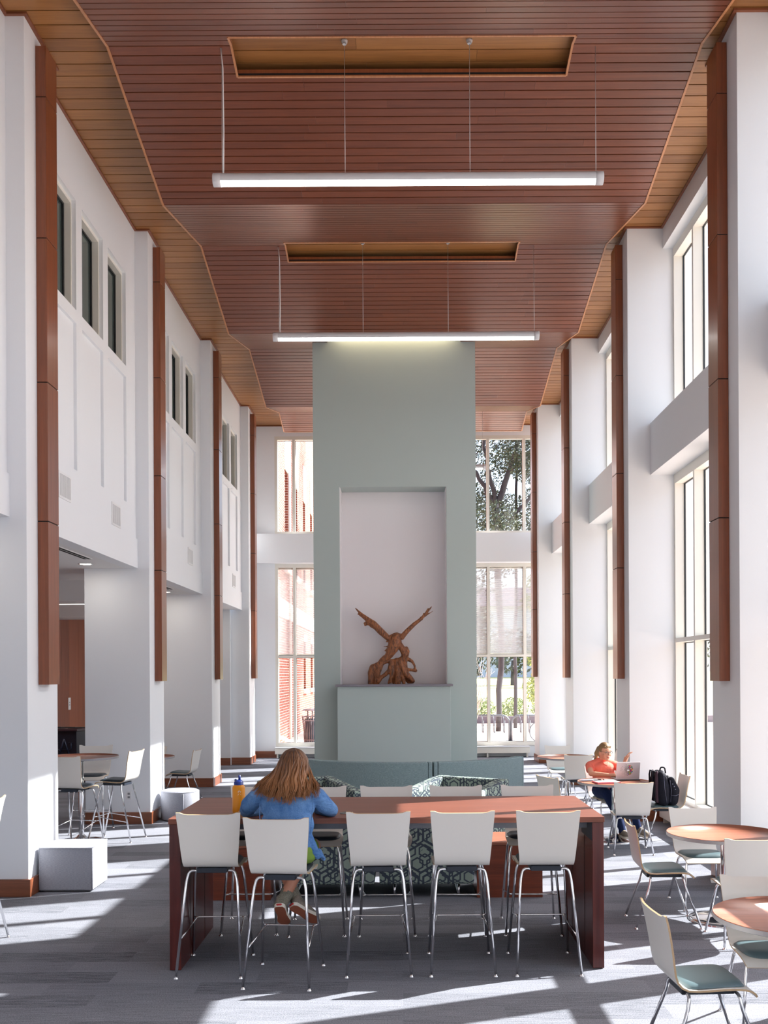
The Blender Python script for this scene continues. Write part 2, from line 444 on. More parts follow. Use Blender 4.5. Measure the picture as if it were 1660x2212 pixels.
def tag(o, label=None, cat=None, group=None, kind=None):
    if label: o['label'] = label
    if cat: o['category'] = cat
    if group: o['group'] = group
    if kind: o['kind'] = kind
    return o
def thing(name, label, cat, loc=(0, 0, 0), rz=0.0, group=None):
    o = bpy.data.objects.new(name, None); COL.objects.link(o); o.empty_display_size = 0.1
    o.location = loc; o.rotation_euler = (0, 0, rz)
    return tag(o, label, cat, group)
def struct(name, mb, mats, **kw):
    o = mb.build(name, mats, **kw); o['kind'] = 'structure'; return o
KIDS = {}
def dup(root, loc, rz, label, group=None):
    r = root.copy(); COL.objects.link(r); r.location = loc; r.rotation_euler = (0, 0, rz)
    r['label'] = label
    if group: r['group'] = group
    for ch in list(root.children):
        c = ch.copy(); COL.objects.link(c); c.parent = r
        for g in list(ch.children):
            d = g.copy(); COL.objects.link(d); d.parent = c
    return r
SUN_E = 9.0; SKY_E = 0.43; SKY_W = 0.6; SKY_C = (1.5, 1.8, 2.3, 1); EXPO = 0.95
# ------------------------------------------------------------------ the hall
BAY = 4.57
CY = [9.40 + BAY*k for k in range(-2, 4)]      # near faces of the columns
CD = 0.82
XL, XR = -3.527, 3.19                           # inner faces of the columns
SOF = 8.32
LOW = 3.58

mb = MB(); mb.box(-7.2, 4.05, -3.2, 25.3, -0.12, 0.0)
struct('floor', mb, M['carpet'])

# ---- upper board ceiling
def board_split(x0, x1, rnd, lo=1.8, hi=3.6):
    xs = [x0]; 
    while True:
        nx = xs[-1] + rnd.uniform(lo, hi)
        if nx > x1-0.8: break
        xs.append(nx)
    xs.append(x1); return xs
rnd = random.Random(3)
mb = MB()
y = -0.9
while y < 25.0:
    for sgn in (0,):
        xs = board_split(-3.72, 3.71, rnd)
        for a, b_ in zip(xs[:-1], xs[1:]):
            mb.box(a+0.001, b_-0.001, y+0.016, min(y+0.205, 25.0), SOF, SOF+0.02, 0)
    y += 0.205
mb.box(-4.0, 4.25, -3.3, 25.4, SOF+0.03, SOF+0.25, 1)
struct('ceiling', mb, [M['soffit'], M['dark']])
mb = MB()   # timber bead where the boards meet the walls
for s, xw, xc in ((-1, -3.71, XL), (1, 3.69, XR)):
    for k, cy in enumerate(CY):
        if cy+CD < 0: continue
        mb.box(min(xc, xc-s*0.035), max(xc, xc-s*0.035), cy-0.035, cy+CD+0.035, SOF-0.022, SOF-0.001)
        for yy in (cy-0.035, cy+CD):
            mb.box(min(xc, xw), max(xc, xw), yy, yy+0.035, SOF-0.022, SOF-0.001)
        ny = CY[k+1] if k+1 < len(CY) else 25.0
        mb.box(min(xw, xw-s*0.03), max(xw, xw-s*0.03), cy+CD+0.035, ny-0.035, SOF-0.022, SOF-0.001)
mb.box(-3.7, 3.69, 24.965, 24.999, SOF-0.022, SOF-0.001)
tag(struct('trim_1', mb, M['base']), 'thin cherry bead where the ceiling meets the walls')

# ---- folded canopy of reddish boards
CX0, CX1 = -2.846, 2.97
VAL, RID, PH = 7.77, 8.256, 2.285
def cz(y):
    t = (y-9.79)/PH
    t = abs(((t+1) % 2)-1)      # 0 at ridge, 1 at valley
    return RID + (VAL-RID)*t
slots = [(-1.64, 1.71, 9.60+BAY*k, 10.17+BAY*k) for k in (-1, 0, 1, 3)]
holes = slots + [(-1.575, 1.355, 17.9, 19.5), (-1.30, 1.085, 17.68, 17.9)]
nodes = [9.79+PH*k for k in range(-4, 7)] + [24.5]
nodes = sorted(nodes); YC1 = 24.5
mb = MB(); mbk = MB()
def slab(mbx, x0, x1, ya, yb, za, zb, t0, t1, mat=0):
    mbx.hexa([(x0, ya, za+t0), (x1, ya, za+t0), (x1, yb, zb+t0), (x0, yb, zb+t0)],
             [(x0, ya, za+t1), (x1, ya, za+t1), (x1, yb, zb+t1), (x0, yb, zb+t1)], mat)
nodes = [n for n in nodes if n <= 24.5]
brk = set()
for i in range(len(nodes)-1):
    y0, y1 = nodes[i], nodes[i+1]
    nb = max(1, round((y1-y0)/0.1115)); st = (y1-y0)/nb
    for j in range(nb):
        ya, yb = y0+j*st, y0+(j+1)*st
        # cut out holes
        cuts = [(ya, yb)]
        ev = sorted({ya, yb} | {h[k] for h in holes for k in (2, 3) if ya < h[k] < yb})
        for a, b_ in zip(ev[:-1], ev[1:]):
            mid = (a+b_)/2
            segs = [(CX0, CX1)]
            for h in holes:
                if h[2] <= mid <= h[3]:
                    ns = []
                    for s0, s1 in segs:
                        if h[0] > s0: ns.append((s0, min(s1, h[0])))
                        if h[1] < s1: ns.append((max(s0, h[1]), s1))
                    segs = ns
            for s0, s1 in segs:
                xs = board_split(s0, s1, rnd, 1.6, 3.2)
                a2 = a+0.0068 if a == ya else a
                b2 = b_-0.0068 if b_ == yb else b_
                if b2-a2 < 0.004: continue
                for p, q in zip(xs[:-1], xs[1:]):
                    slab(mb, p+0.0008, q-0.0008, a2, b2, cz(a2), cz(b2), 0.0, 0.016)
                slab(mbk, s0, s1, a, b_, cz(a), cz(b_), 0.018, 0.036)
cn = thing('ceiling', 'folded canopy of reddish cherry boards hung below the golden ceiling', 'ceiling canopy', (0, 12, 8))
cn['kind'] = 'structure'
def kid(mbx, name, mats, parent, **kw):
    o = mbx.build(name, mats, parent, **kw); o.matrix_parent_inverse = Matrix.Translation(-Vector(parent.location)) if parent.rotation_euler.z == 0 else parent.matrix_basis.inverted()
    return o
kid(mb, 'canopy_boards', M['canopy'], cn)
kid(mbk, 'canopy_backing', M['dark'], cn)
mb = MB()
for i in range(len(nodes)-1):
    y0, y1 = nodes[i], nodes[i+1]
    for x0, x1 in ((CX0-0.024, CX0), (CX1, CX1+0.024)):
        slab(mb, x0, x1, y0, y1, cz(y0), cz(y1), -0.008, 0.05)
slab(mb, CX0, CX1, 24.5, 24.52, cz(24.5), cz(24.52), -0.008, 0.05)
kid(mb, 'canopy_edging', M['edge'], cn)
for (x0, x1, y0, y1) in slots:
    yr = (y0+0.19)
    for nm_, t0, t1, dx, mm in (('slot_edging', -0.007, 0.006, 0.009, 'edge'), ('slot_lining', 0.0065, 0.075, -0.001, 'fin')):
        mb = MB()
        for a, b_ in ((y0, yr), (yr, y1)):
            for xa, xb in ((x0-0.012, x0+dx), (x1-dx, x1+0.012)):
                slab(mb, xa, xb, a, b_, cz(a), cz(b_), t0, t1)
        mb.box(x0, x1, y0-0.012, y0+dx, cz(y0)+t0, cz(y0)+t1)
        mb.box(x0, x1, y1-dx, y1+0.012, cz(y1)+t0, cz(y1)+t1)
        kid(mb, nm_, M[mm], cn)

# ---- columns with their cherry fins
def column(x0, x1, yk, xin, s, label, ybase=None):
    """pier from x0 to x1; xin is the face towards the hall, s its direction"""
    c = thing('column', label, 'column', (xin, yk+CD/2, 0), 0, 'white columns with cherry fins')
    mb = MB(); mb.box(x0, x1, yk, yk+CD, 0, SOF)
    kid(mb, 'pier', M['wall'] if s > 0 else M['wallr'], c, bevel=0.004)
    mb = MB()
    t = 0.022
    xa, xb = (min(x0, x1)-0.0, max(x0, x1)+0.0)
    if s > 0: xb += t
    else: xa -= t
    mb.box(xa, xb, yk-t, yk+CD+t, 0, 0.165)
    kid(mb, 'baseboard', M['base'], c, bevel=0.003)
    y0, y1 = yk+0.28, yk+0.58
    xo = xin + s*0.104
    mb = MB(); mb.box(min(xin, xo-s*0.008), max(xin, xo-s*0.008), y0+0.008, y1-0.008, 2.01, 8.19)
    kid(mb, 'fin_core', M['dark'], c)
    zs = [1.995, 3.58, 4.93, 6.33, 7.70, 8.20]
    for za, zb in zip(zs[:-1], zs[1:]):
        mb = MB(); mb.box(min(xin+s*0.002, xo), max(xin+s*0.002, xo), y0, y1, za+0.005 if za > 2 else za, zb-0.005)
        kid(mb, 'wood_panel', M['fin'], c, bevel=0.002)
    return c
nm = ['behind the camera', 'beside the camera', 'nearest', 'second', 'third', 'farthest']
for k, yk in enumerate(CY):
    if k < 1: continue
    pl = {1: 'just outside the frame', 2: 'nearest the camera with the cube ottoman against it', 3: 'second from the camera, beside the round ottoman',
          4: 'third from the camera', 5: 'farthest from the camera'}[k]
    column(-4.44 if k < 5 else -3.95, XL, yk, XL, 1, 'white left-hand column clad with a cherry fin, ' + pl)
    pl = {1: 'just outside the frame', 2: 'nearest the camera at the right edge', 3: 'second from the camera behind the round tables',
          4: 'third from the camera behind the student in coral', 5: 'farthest from the camera by the end window'}[k]
    column(XR, 4.1, yk, XR, -1, 'white right-hand column clad with a cherry fin, ' + pl)

# ---- left wall above the arcade, with windows and sunk panels
mb = MB(); XW = -3.71
mb2 = MB()
wins = []
def cell_wall(mbx, x0, x1, ys, zs, hole):
    for i in range(len(ys)-1):
        for j in range(len(zs)-1):
            if not hole(i, j):
                mbx.box(x0, x1, ys[i], ys[i+1], zs[j], zs[j+1])
for k in range(-1, 4):
    yb0 = (9.40+BAY*(k-1))+CD; yb1 = 9.40+BAY*k      # bay between column k-1 and k
    if k == -1: yb0 = -3.0
    cyc = 9.40+BAY*(k-1)+CD+1.875-0.035
    ce = [cyc-1.03, cyc, cyc+1.03]
    ys = [yb0] + [v for c in ce for v in (c-0.41, c+0.41)] + [yb1]
    if k == -1: ys = [yb0, yb1]
    zs = [LOW, 4.43, 6.12, 6.27, 7.53, SOF]
    front = lambda i, j: (len(ys) > 2 and i % 2 == 1 and j in (1, 3))
    cell_wall(mb, XW-0.035, XW, ys, zs, front)
    back = lambda i, j: (len(ys) > 2 and i % 2 == 1 and j == 3)
    cell_wall(mb, XW-0.16, XW-0.0352, ys, zs, back)
    if k >= 0:
        for c in ce: wins.append((c-0.41, c+0.41, 6.27, 7.53))
    mb.box(XW, XW+0.022, yb0 if k >= 0 else -3, yb1, LOW, 3.99)
for k in range(-1, 4):
    yk = 9.40+BAY*k
    mb.box(XW-0.16, XW-0.001, yk, yk+CD, LOW, SOF)
mb.box(XW-0.16, XW, 23.98, 25.0, 0, SOF)
struct('wall_left', mb, M['wall'])
n_w = 1
for (y0, y1, z0, z1) in wins:
    mb = MB(); xf = XW-0.03
    # inner stepped frame
    for (a, b_, c, d, e, f) in ((y0, y1, z1-0.045, z1, 0, 0), (y0, y1, z0, z0+0.02, 0, 0), (y0, y0+0.03, z0+0.02, z1-0.045, 0, 0), (y1-0.03, y1, z0+0.02, z1-0.045, 0, 0)):
        mb.box(XW-0.15, XW-0.05, a, b_, c, d)
    w = struct('window_%d' % n_w, mb, M['frame']); n_w += 1
    g = MB()
    for (a, b_, c, d) in ((y0+0.03, y1-0.03, z1-0.07, z1-0.045), (y0+0.0305, y0+0.045, z0+0.03, z1-0.07), (y1-0.065, y1-0.0305, z0+0.03, z1-0.07), (y0+0.03, y1-0.03, z0+0.02, z0+0.03)):
        g.box(XW-0.15, XW-0.125, a, b_, c, d)
    g.build('gasket', M['gasket'], w)
    g = MB(); g.box(XW-0.152, XW-0.145, y0+0.03, y1-0.03, z0+0.02, z1-0.045); g.build('pane', M['dkglass'], w)
# vents low in the wall
vl = 0
for k in range(0, 4):
    base = 9.40+BAY*(k-1)
    for c, which in ((base+1.58+0.02, 'near'), (base+3.56+0.02, 'far')):
        v = thing('wall_vent', 'small louvred air vent in the white left wall, %s one of the %s bay' % (which, ['', 'first', 'second', 'third'][k] if k else 'foremost'), 'vent', (XW, c, 4.165), 0, 'vents in the left wall')
        mb = MB(); 
        for (a, b_, p, q) in ((-0.2, 0.2, 0.12, 0.145), (-0.2, 0.2, -0.145, -0.12), (-0.2, -0.175, -0.12, 0.12), (0.175, 0.2, -0.12, 0.12)):
            mb.box(0.0, 0.010, a, b_, p, q)
        mb.build('frame', M['vent'], v)
        mb = MB()
        for i in range(13): mb.box(0.001, 0.007, -0.17+i*0.027, -0.155+i*0.027, -0.12, 0.12)
        mb.build('louvres', M['vent'], v)
        mb = MB(); mb.box(0.0, 0.002, -0.175, 0.175, -0.12, 0.12); mb.build('backing', M['ventdark'], v)

# ---- low side space behind the left columns
mb = MB(); mb.box(-7.2, XW-0.1605, -3, 22.98, LOW, LOW+0.12)
mb.box(-7.0, -4.9, 15.6, 16.3, 3.25, LOW); mb.box(-7.0, -4.9, 16.3, 17.6, 3.42, LOW); mb.box(-7.0, -4.9, 19.2, 19.9, 3.2, LOW)
struct('ceiling', mb, M['ceil'])
mb = MB(); mb.box(-7.2, -3.95, 22.98, 23.2, 0, LOW+0.1); mb.box(-3.98, XW, 23.3, 23.9, 0, LOW)
mb.box(-7.2, -6.9, -3, 12.0, 0, LOW+0.1)
struct('wall_far_left', mb, M['wall'])
mb = MB(); mb.box(-6.95, -3.95, 22.955, 22.98, 0, 0.165); mb.box(-3.68, -3.12, 24.975, 25.0, 0, 0.165); mb.box(-3.71, -3.688, 23.95, 24.98, 0, 0.165)
struct('baseboard_far', mb, M['base'])
mb = MB()
yy = 12.0
r2 = random.Random(5)
while yy < 22.9:
    w = r2.choice([0.3, 0.45, 0.6]); e = min(yy+w, 22.98)
    mb.box(-7.1, -6.9, yy+0.0015, e-0.0015, 0, 3.45); yy = e
mb.box(-7.15, -6.91, 12.0, 22.98, 0, LOW)
struct('wall_panelled', mb, M['backwood'])
mb = MB(); mb.box(-7.1, -6.86, 12.0, 22.98, 3.45, 3.5); struct('trim_2', mb, M['wall'])

mb = MB(); mb.box(-7.3, 4.2, -3.3, -3.0, 0, SOF+0.2); struct('wall_back', mb, M['wall'])

# ---- right wall: header, spandrel, sill, windows
mb = MB()
mb.box(3.69, 4.1, -3, 25.2, 8.02, SOF+0.02)
mb.box(3.50, 4.1, -3, 24.72, 4.85, 5.57)
mb.box(3.86, 4.06, -3, 25.2, 0, 0.30)
mb.box(3.83, 4.1, 23.93, 25.2, 0, SOF) if False else None
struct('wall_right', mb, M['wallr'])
rw = []
for k in range(-1, 5):
    y0 = 9.40+BAY*(k-1)+CD if k > -1 else -2.9
    y1 = 9.40+BAY*k if k < 4 else 25.0
    for (z0, z1, tr) in ((0.30, 4.85, True), (5.57, 8.02, False)):
        mb = MB(); X0, X1 = 3.83, 3.99
        mb.box(X0, X1, y0, y0+0.05, z0, z1); mb.box(X0, X1, y1-0.05, y1, z0, z1)
        mb.box(X0, X1, y0+0.05, y1-0.05, z0, z0+0.055)
        mb.box(X0, X1, y0+0.05, y1-0.05, z1-0.13, z1)
        n = max(1, round((y1-y0)/0.9375)); st = (y1-y0)/n
        zz = [(z0+0.055, 2.50), (2.56, z1-0.13)] if tr else [(z0+0.055, z1-0.13)]
        if tr: mb.box(X0, X1, y0+0.05, y1-0.05, 2.50, 2.56)
        for i in range(1, n):
            hw = 0.18 if (n == 4 and i == 2) else 0.03
            for a, b_ in zz: mb.box(X0, X1, y0+i*st-hw, y0+i*st+hw, a, b_)
        w = struct('window_%d' % n_w, mb, M['frame']); n_w += 1
        g = MB()
        for i in range(n):
            ya = y0+i*st+(0.05 if i == 0 else 0.03); yb = y0+(i+1)*st-(0.05 if i == n-1 else 0.03)
            for a, b_ in zz:
                for p in ((ya, ya+0.012), (yb-0.012, yb)): g.box(3.955, 3.975, p[0], p[1], a, b_)
                for p in ((a, a+0.012), (b_-0.012, b_)): g.box(3.955, 3.975, ya, yb, p[0], p[1])
        g.build('gasket', M['gasket'], w)
        g = MB()
        for i in range(n):
            ya = y0+i*st+0.03; yb = y0+(i+1)*st-0.03
            for a, b_ in zz: g.add([(3.965, ya, a), (3.965, yb, a), (3.965, yb, b_), (3.965, ya, b_)], [(0, 1, 2, 3)])
        g.build('pane', M['glass'], w)
        rw.append((y0, y1, z0, z1))
# radiator covers under the right windows
hc = 0
for k in range(0, 5):
    y0 = 9.40+BAY*(k-1)+CD+0.06; y1 = (9.40+BAY*k-0.06) if k < 4 else 24.6
    r_ = thing('radiator_cover', 'low cream radiator cover under the right windows, %s bay' % ['foremost', 'second', 'third', 'fourth', 'farthest'][k], 'radiator', (3.7, (y0+y1)/2, 0), 0, 'radiator covers along the right windows')
    mb = MB(); mb.box(3.585, 3.858, y0, y1, 0.075, 0.27); kid(mb, 'casing', M['frame'], r_, bevel=0.006)
    mb = MB(); mb.box(3.56, 3.858, y0-0.02, y1+0.02, 0.272, 0.30); kid(mb, 'sill_board', M['wallr'], r_, bevel=0.004)
    for yy in (y0+0.1, (y0+y1)/2, y1-0.1):
        mb = MB(); mb.box(3.62, 3.84, yy-0.02, yy+0.02, 0, 0.076); kid(mb, 'foot', M['frame'], r_)

# ---- end wall
mb = MB()
mb.box(-3.85, -3.16, 25.0, 25.25, 0, SOF)
mb.box(-3.16, 4.1, 25.0, 25.25, 8.05, SOF+0.02)
mb.box(-3.70, 3.82, 24.70, 25.25, 4.85, 5.57)
mb.box(-3.16, 4.1, 25.04, 25.25, 0, 0.28)
mb.box(3.5, 4.1, 25.0, 25.25, 0, SOF)
struct('wall_end', mb, M['wall'])
ml = [-2.68, -1.77, -0.86, 0.37, 1.28, 2.19, 3.10]
edges = [-3.16] + ml + [3.5]
for (z0, z1, tr) in ((0.28, 4.85, True), (5.57, 8.05, False)):
    mb = MB(); Y0, Y1 = 25.0, 25.15
    mb.box(-3.16, -3.09, Y0, Y1, z0, z1); mb.box(3.44, 3.5, Y0, Y1, z0, z1)
    mb.box(-3.09, 3.44, Y0, Y1, z0, z0+0.09); mb.box(-3.09, 3.44, Y0, Y1, z1-0.09, z1)
    zz = [(z0+0.09, 2.50), (2.56, z1-0.09)] if tr else [(z0+0.09, z1-0.09)]
    if tr: mb.box(-3.09, 3.44, Y0, Y1, 2.50, 2.56)
    for x in ml:
        for a, b_ in zz: mb.box(x-0.035, x+0.035, Y0, Y1, a, b_)
    w = struct('window_%d' % n_w, mb, M['frame']); n_w += 1
    g = MB()
    for x0, x1 in zip(edges[:-1], edges[1:]):
        for a, b_ in zz: g.add([(x0+0.03, 25.125, a), (x1-0.03, 25.125, a), (x1-0.03, 25.125, b_), (x0+0.03, 25.125, b_)], [(0, 1, 2, 3)])
    g.build('pane', M['glass'], w)
    g = MB()
    for x0, x1 in zip(edges[:-1], edges[1:]):
        for a, b_ in zz:
            for xx in (x0+0.035, x1-0.045): g.box(xx, xx+0.01, 25.10, 25.12, a, b_)
            for q in (a, b_-0.01): g.box(x0+0.035, x1-0.035, 25.10, 25.12, q, q+0.01)
    g.build('gasket', M['gasket'], w)
sh = ['narrow pane at the far left', 'second pane left of the fireplace wall', 'pane directly left of the fireplace wall', None, None, 'pane directly right of the fireplace wall', 'middle pane right of the fireplace wall', 'pane beside the farthest right column']
for i, (x0, x1) in enumerate(zip(edges[:-1], edges[1:])):
    if sh[i] is None: continue
    s_ = thing('roller_shade', 'translucent roller shade lowered over the end window, ' + sh[i], 'window shade', ((x0+x1)/2, 25.08, 4.74), 0, 'roller shades in the end window')
    h = (x1-x0)/2-0.045
    mb = MB(); mb.box(-h, h, -0.001, 0.001, -2.15, -0.02); mb.build('shade_cloth', M['shade'], s_)
    mb = MB(); mb.tube([(-h, 0, -0.01), (h, 0, -0.01)], 0.014, 8); mb.build('roller', M['frame'], s_)
    mb = MB(); mb.box(-h, h, -0.006, 0.006, -2.17, -2.15); mb.build('hem_bar', M['frame'], s_)
for (x0, x1, lab) in ((-3.16, -0.1, 'long cream radiator cover under the end window, left of the fireplace wall'), (0.1, 3.18, 'long cream radiator cover under the end window, right of the fireplace wall')):
    r_ = thing('radiator_cover', lab, 'radiator', ((x0+x1)/2, 24.9, 0), 0, 'radiator covers under the end window')
    mb = MB(); mb.box(x0, x1, 24.78, 25.03, 0.10, 0.25); kid(mb, 'casing', M['frame'], r_, bevel=0.005)
    mb = MB(); mb.box(x0-0.0, x1+0.0, 24.76, 25.035, 0.252, 0.275); kid(mb, 'sill_board', M['wallr'], r_, bevel=0.003)
    x = x0+0.04
    while x < x1:
        mb = MB(); mb.box(x, x+0.04, 24.82, 25.0, 0, 0.10); kid(mb, 'foot', M['frame'], r_); x += (x1-x0-0.12)/3

# ---- sage fireplace wall with its niche
fp = thing('feature_wall', 'tall sage green fireplace wall with a niche holding a carved eagle', 'feature wall', (-0.11, 17.9, 0))
X0, X1, NX0, NX1, NZ0, NZ1 = -1.57, 1.35, -1.10, 0.82, 1.86, 5.44
mb = MB()
mb.box(X0, NX0, 17.9, 19.45, 0, 8.30); mb.box(NX1, X1, 17.9, 19.45, 0, 8.30)
mb.box(NX0, NX1, 17.9, 19.45, NZ1, 8.30); mb.box(NX0, NX1, 17.9, 19.45, 0, NZ0); mb.box(NX0, NX1, 18.45, 19.45, NZ0, NZ1)
kid(mb, 'wall_body', M['sage'], fp)
mb = MB(); mb.box(NX0+0.001, NX1-0.001, 18.42, 18.449, NZ0, NZ1-0.001); mb.box(NX0, NX0+0.012, 17.92, 18.42, NZ0, NZ1-0.001); mb.box(NX1-0.012, NX1, 17.92, 18.42, NZ0, NZ1-0.001)
kid(mb, 'niche_lining', M['lilac'], fp)
mb = MB(); mb.box(-1.13, 0.86, 17.52, 17.9, 0, 1.86)
kid(mb, 'hearth_block', M['sage'], fp, bevel=0.004)
mb = MB(); mb.box(-1.16, 0.90, 17.46, 17.899, 1.862, 1.90); mb.box(NX0+0.013, NX1-0.013, 17.899, 18.41, 1.862, 1.90)
kid(mb, 'mantel_shelf', M['shelf'], fp)
# cove lamp in the slot over the wall
cv = thing('cove_light', 'warm hidden strip light in the slot above the sage fireplace wall', 'light', (-0.11, 17.79, 8.25))
mb = MB(); mb.box(-1.1, 1.1, -0.03, 0.03, 0.0, 0.03); mb.build('housing', M['lampbody'], cv)
M['cove'] = emis('warm_cove_strip', (1.0, 0.78, 0.5), 5.0)
mb = MB(); mb.box(-1.08, 1.08, -0.02, 0.02, -0.012, -0.001); mb.build('diffuser', M['cove'], cv)

# ---- pendant lamps
def pendant(y, label, n):
    zc = 6.95; x0, x1 = -1.83, 2.01
    p = thing('pendant_light', label, 'pendant light', ((x0+x1)/2, y, zc), 0, 'long tubular pendant lights')
    h = (x1-x0)/2
    prof = []
    mb = MB()   # rounded housing, open below
    seg = 16; r = 0.062
    ring = [(r*math.cos(a), r*math.sin(a)) for a in [math.radians(-28+236*i/seg) for i in range(seg+1)]]
    n_ = len(ring)
    vs = [(-h+0.075, c, s_) for c, s_ in ring] + [(h-0.075, c, s_) for c, s_ in ring]
    mb.add(vs, [(i, i+1, n_+i+1, n_+i) for i in range(n_-1)], 0, True)
    mb.build('housing', M['lampbody'], p)
    mb = MB(); ring = [(0.056*math.cos(a), 0.060*math.sin(a)) for a in [math.radians(208+124*i/10) for i in range(11)]]
    n_ = len(ring); vs = [(-h+0.075, c, s_) for c, s_ in ring] + [(h-0.075, c, s_) for c, s_ in ring]
    mb.add(vs, [(i, i+1, n_+i+1, n_+i) for i in range(n_-1)], 0, True); mb.build('diffuser', M['lens'], p)
    for s_ in (-1, 1):
        mb = MB(); a, b_ = (s_*(h-0.078), s_*h)
        mb.tube([(a, 0, 0), ((a+b_)/2, 0, 0), (b_-s_*0.004, 0, 0), (b_, 0, 0)], [0.064, 0.064, 0.064, 0.060], 20)
        mb.build('end_cap', M['lampbody'], p)
    cx = (x0+x1)/2
    for i, xx in enumerate((-1.74, -0.53, 0.70, 1.94)):
        top = SOF-zc if i in (1, 2) else cz(y)-zc
        mb = MB(); mb.tube([(xx-cx, 0, 0.055), (xx-cx, 0, top)], 0.003, 6); mb.build('suspension_cable', M['cable'], p)
        if i in (1, 2):
            mb = MB(); mb.lathe((xx-cx, 0, top), [(0, -0.045), (0.02, -0.04), (0.03, -0.02), (0.032, 0), (0, 0)], 14); mb.build('ceiling_cup', M['lampbody'], p)
            mb = MB(); mb.tube([(xx-cx, 0, -0.066), (xx-cx, 0.0, -0.062)], 0.003, 6); 
    mb = MB(); mb.tube([(-1.74-cx+0.012, 0, 0.06), (-1.74-cx+0.016, 0, 0.5), (-1.74-cx+0.01, 0.0, cz(y)-zc-0.2), (-1.74-cx-0.01, 0, cz(y)-zc)], 0.0065, 8)
    mb.build('power_cord', M['cord'], p)
    return p
pendant(9.82, 'long white tubular pendant light nearest the camera, glowing below', 0)
pendant(9.82+BAY, 'long white tubular pendant light in front of the sage wall', 1)
pendant(9.82+3*BAY, 'white tubular pendant light behind the sage wall, its end before the window', 2)
pendant(9.82-BAY, 'white tubular pendant light over the camera, above the frame', 3)

# ---- side space fittings
lab = ['repeated in the foremost bay', 'just beyond the nearest left column', 'repeated beyond the second left column', 'repeated beyond the third left column']
for k, yy in enumerate((8.83, 13.4, 17.97, 22.0)):  # second one is real; the others are added to light the side space
    d = thing('downlight', 'small round recessed downlight in the low side ceiling ' + lab[k], 'ceiling light', (-4.24, yy, LOW), 0, 'downlights in the low side ceiling')
    mb = MB(); mb.lathe((0, 0, 0), [(0.075, -0.002), (0.1, -0.006), (0.1, 0), (0.075, 0)], 24); mb.build('trim_ring', M['chrome'], d)
    mb = MB(); mb.lathe((0, 0, 0), [(0, -0.003), (0.075, -0.003)], 24); mb.build('lens', emis('downlight_lens', (1, 0.88, 0.75), 8.0) if k == 0 else bpy.data.materials['downlight_lens'], d)
    s_ = thing('slot_diffuser', 'narrow linear air slot in the low side ceiling ' + lab[k], 'vent', (-4.02, yy-1.5, LOW), 0, 'air slots in the low side ceiling')
    mb = MB(); mb.box(-0.06, 0.06, -0.9, 0.9, -0.006, 0.0); mb.build('frame', M['ceil'], s_)
    mb = MB(); mb.box(-0.045, -0.008, -0.88, 0.88, -0.008, -0.0065); mb.box(0.008, 0.045, -0.88, 0.88, -0.008, -0.0065); mb.build('slot', M['dark'], s_)
ls = thing('linear_light', 'thin glowing strip light on the bulkhead of the side space', 'light', (-6.0, 16.9, 3.30))
mb = MB(); mb.box(-0.95, 1.0, -0.02, 0.02, 0.0, 0.03); mb.build('housing', M['lampbody'], ls)
mb = MB(); mb.box(-0.93, 0.98, -0.018, 0.018, -0.012, -0.001); mb.build('diffuser', emis('strip_lens', (1, 0.95, 0.9), 3.0), ls)
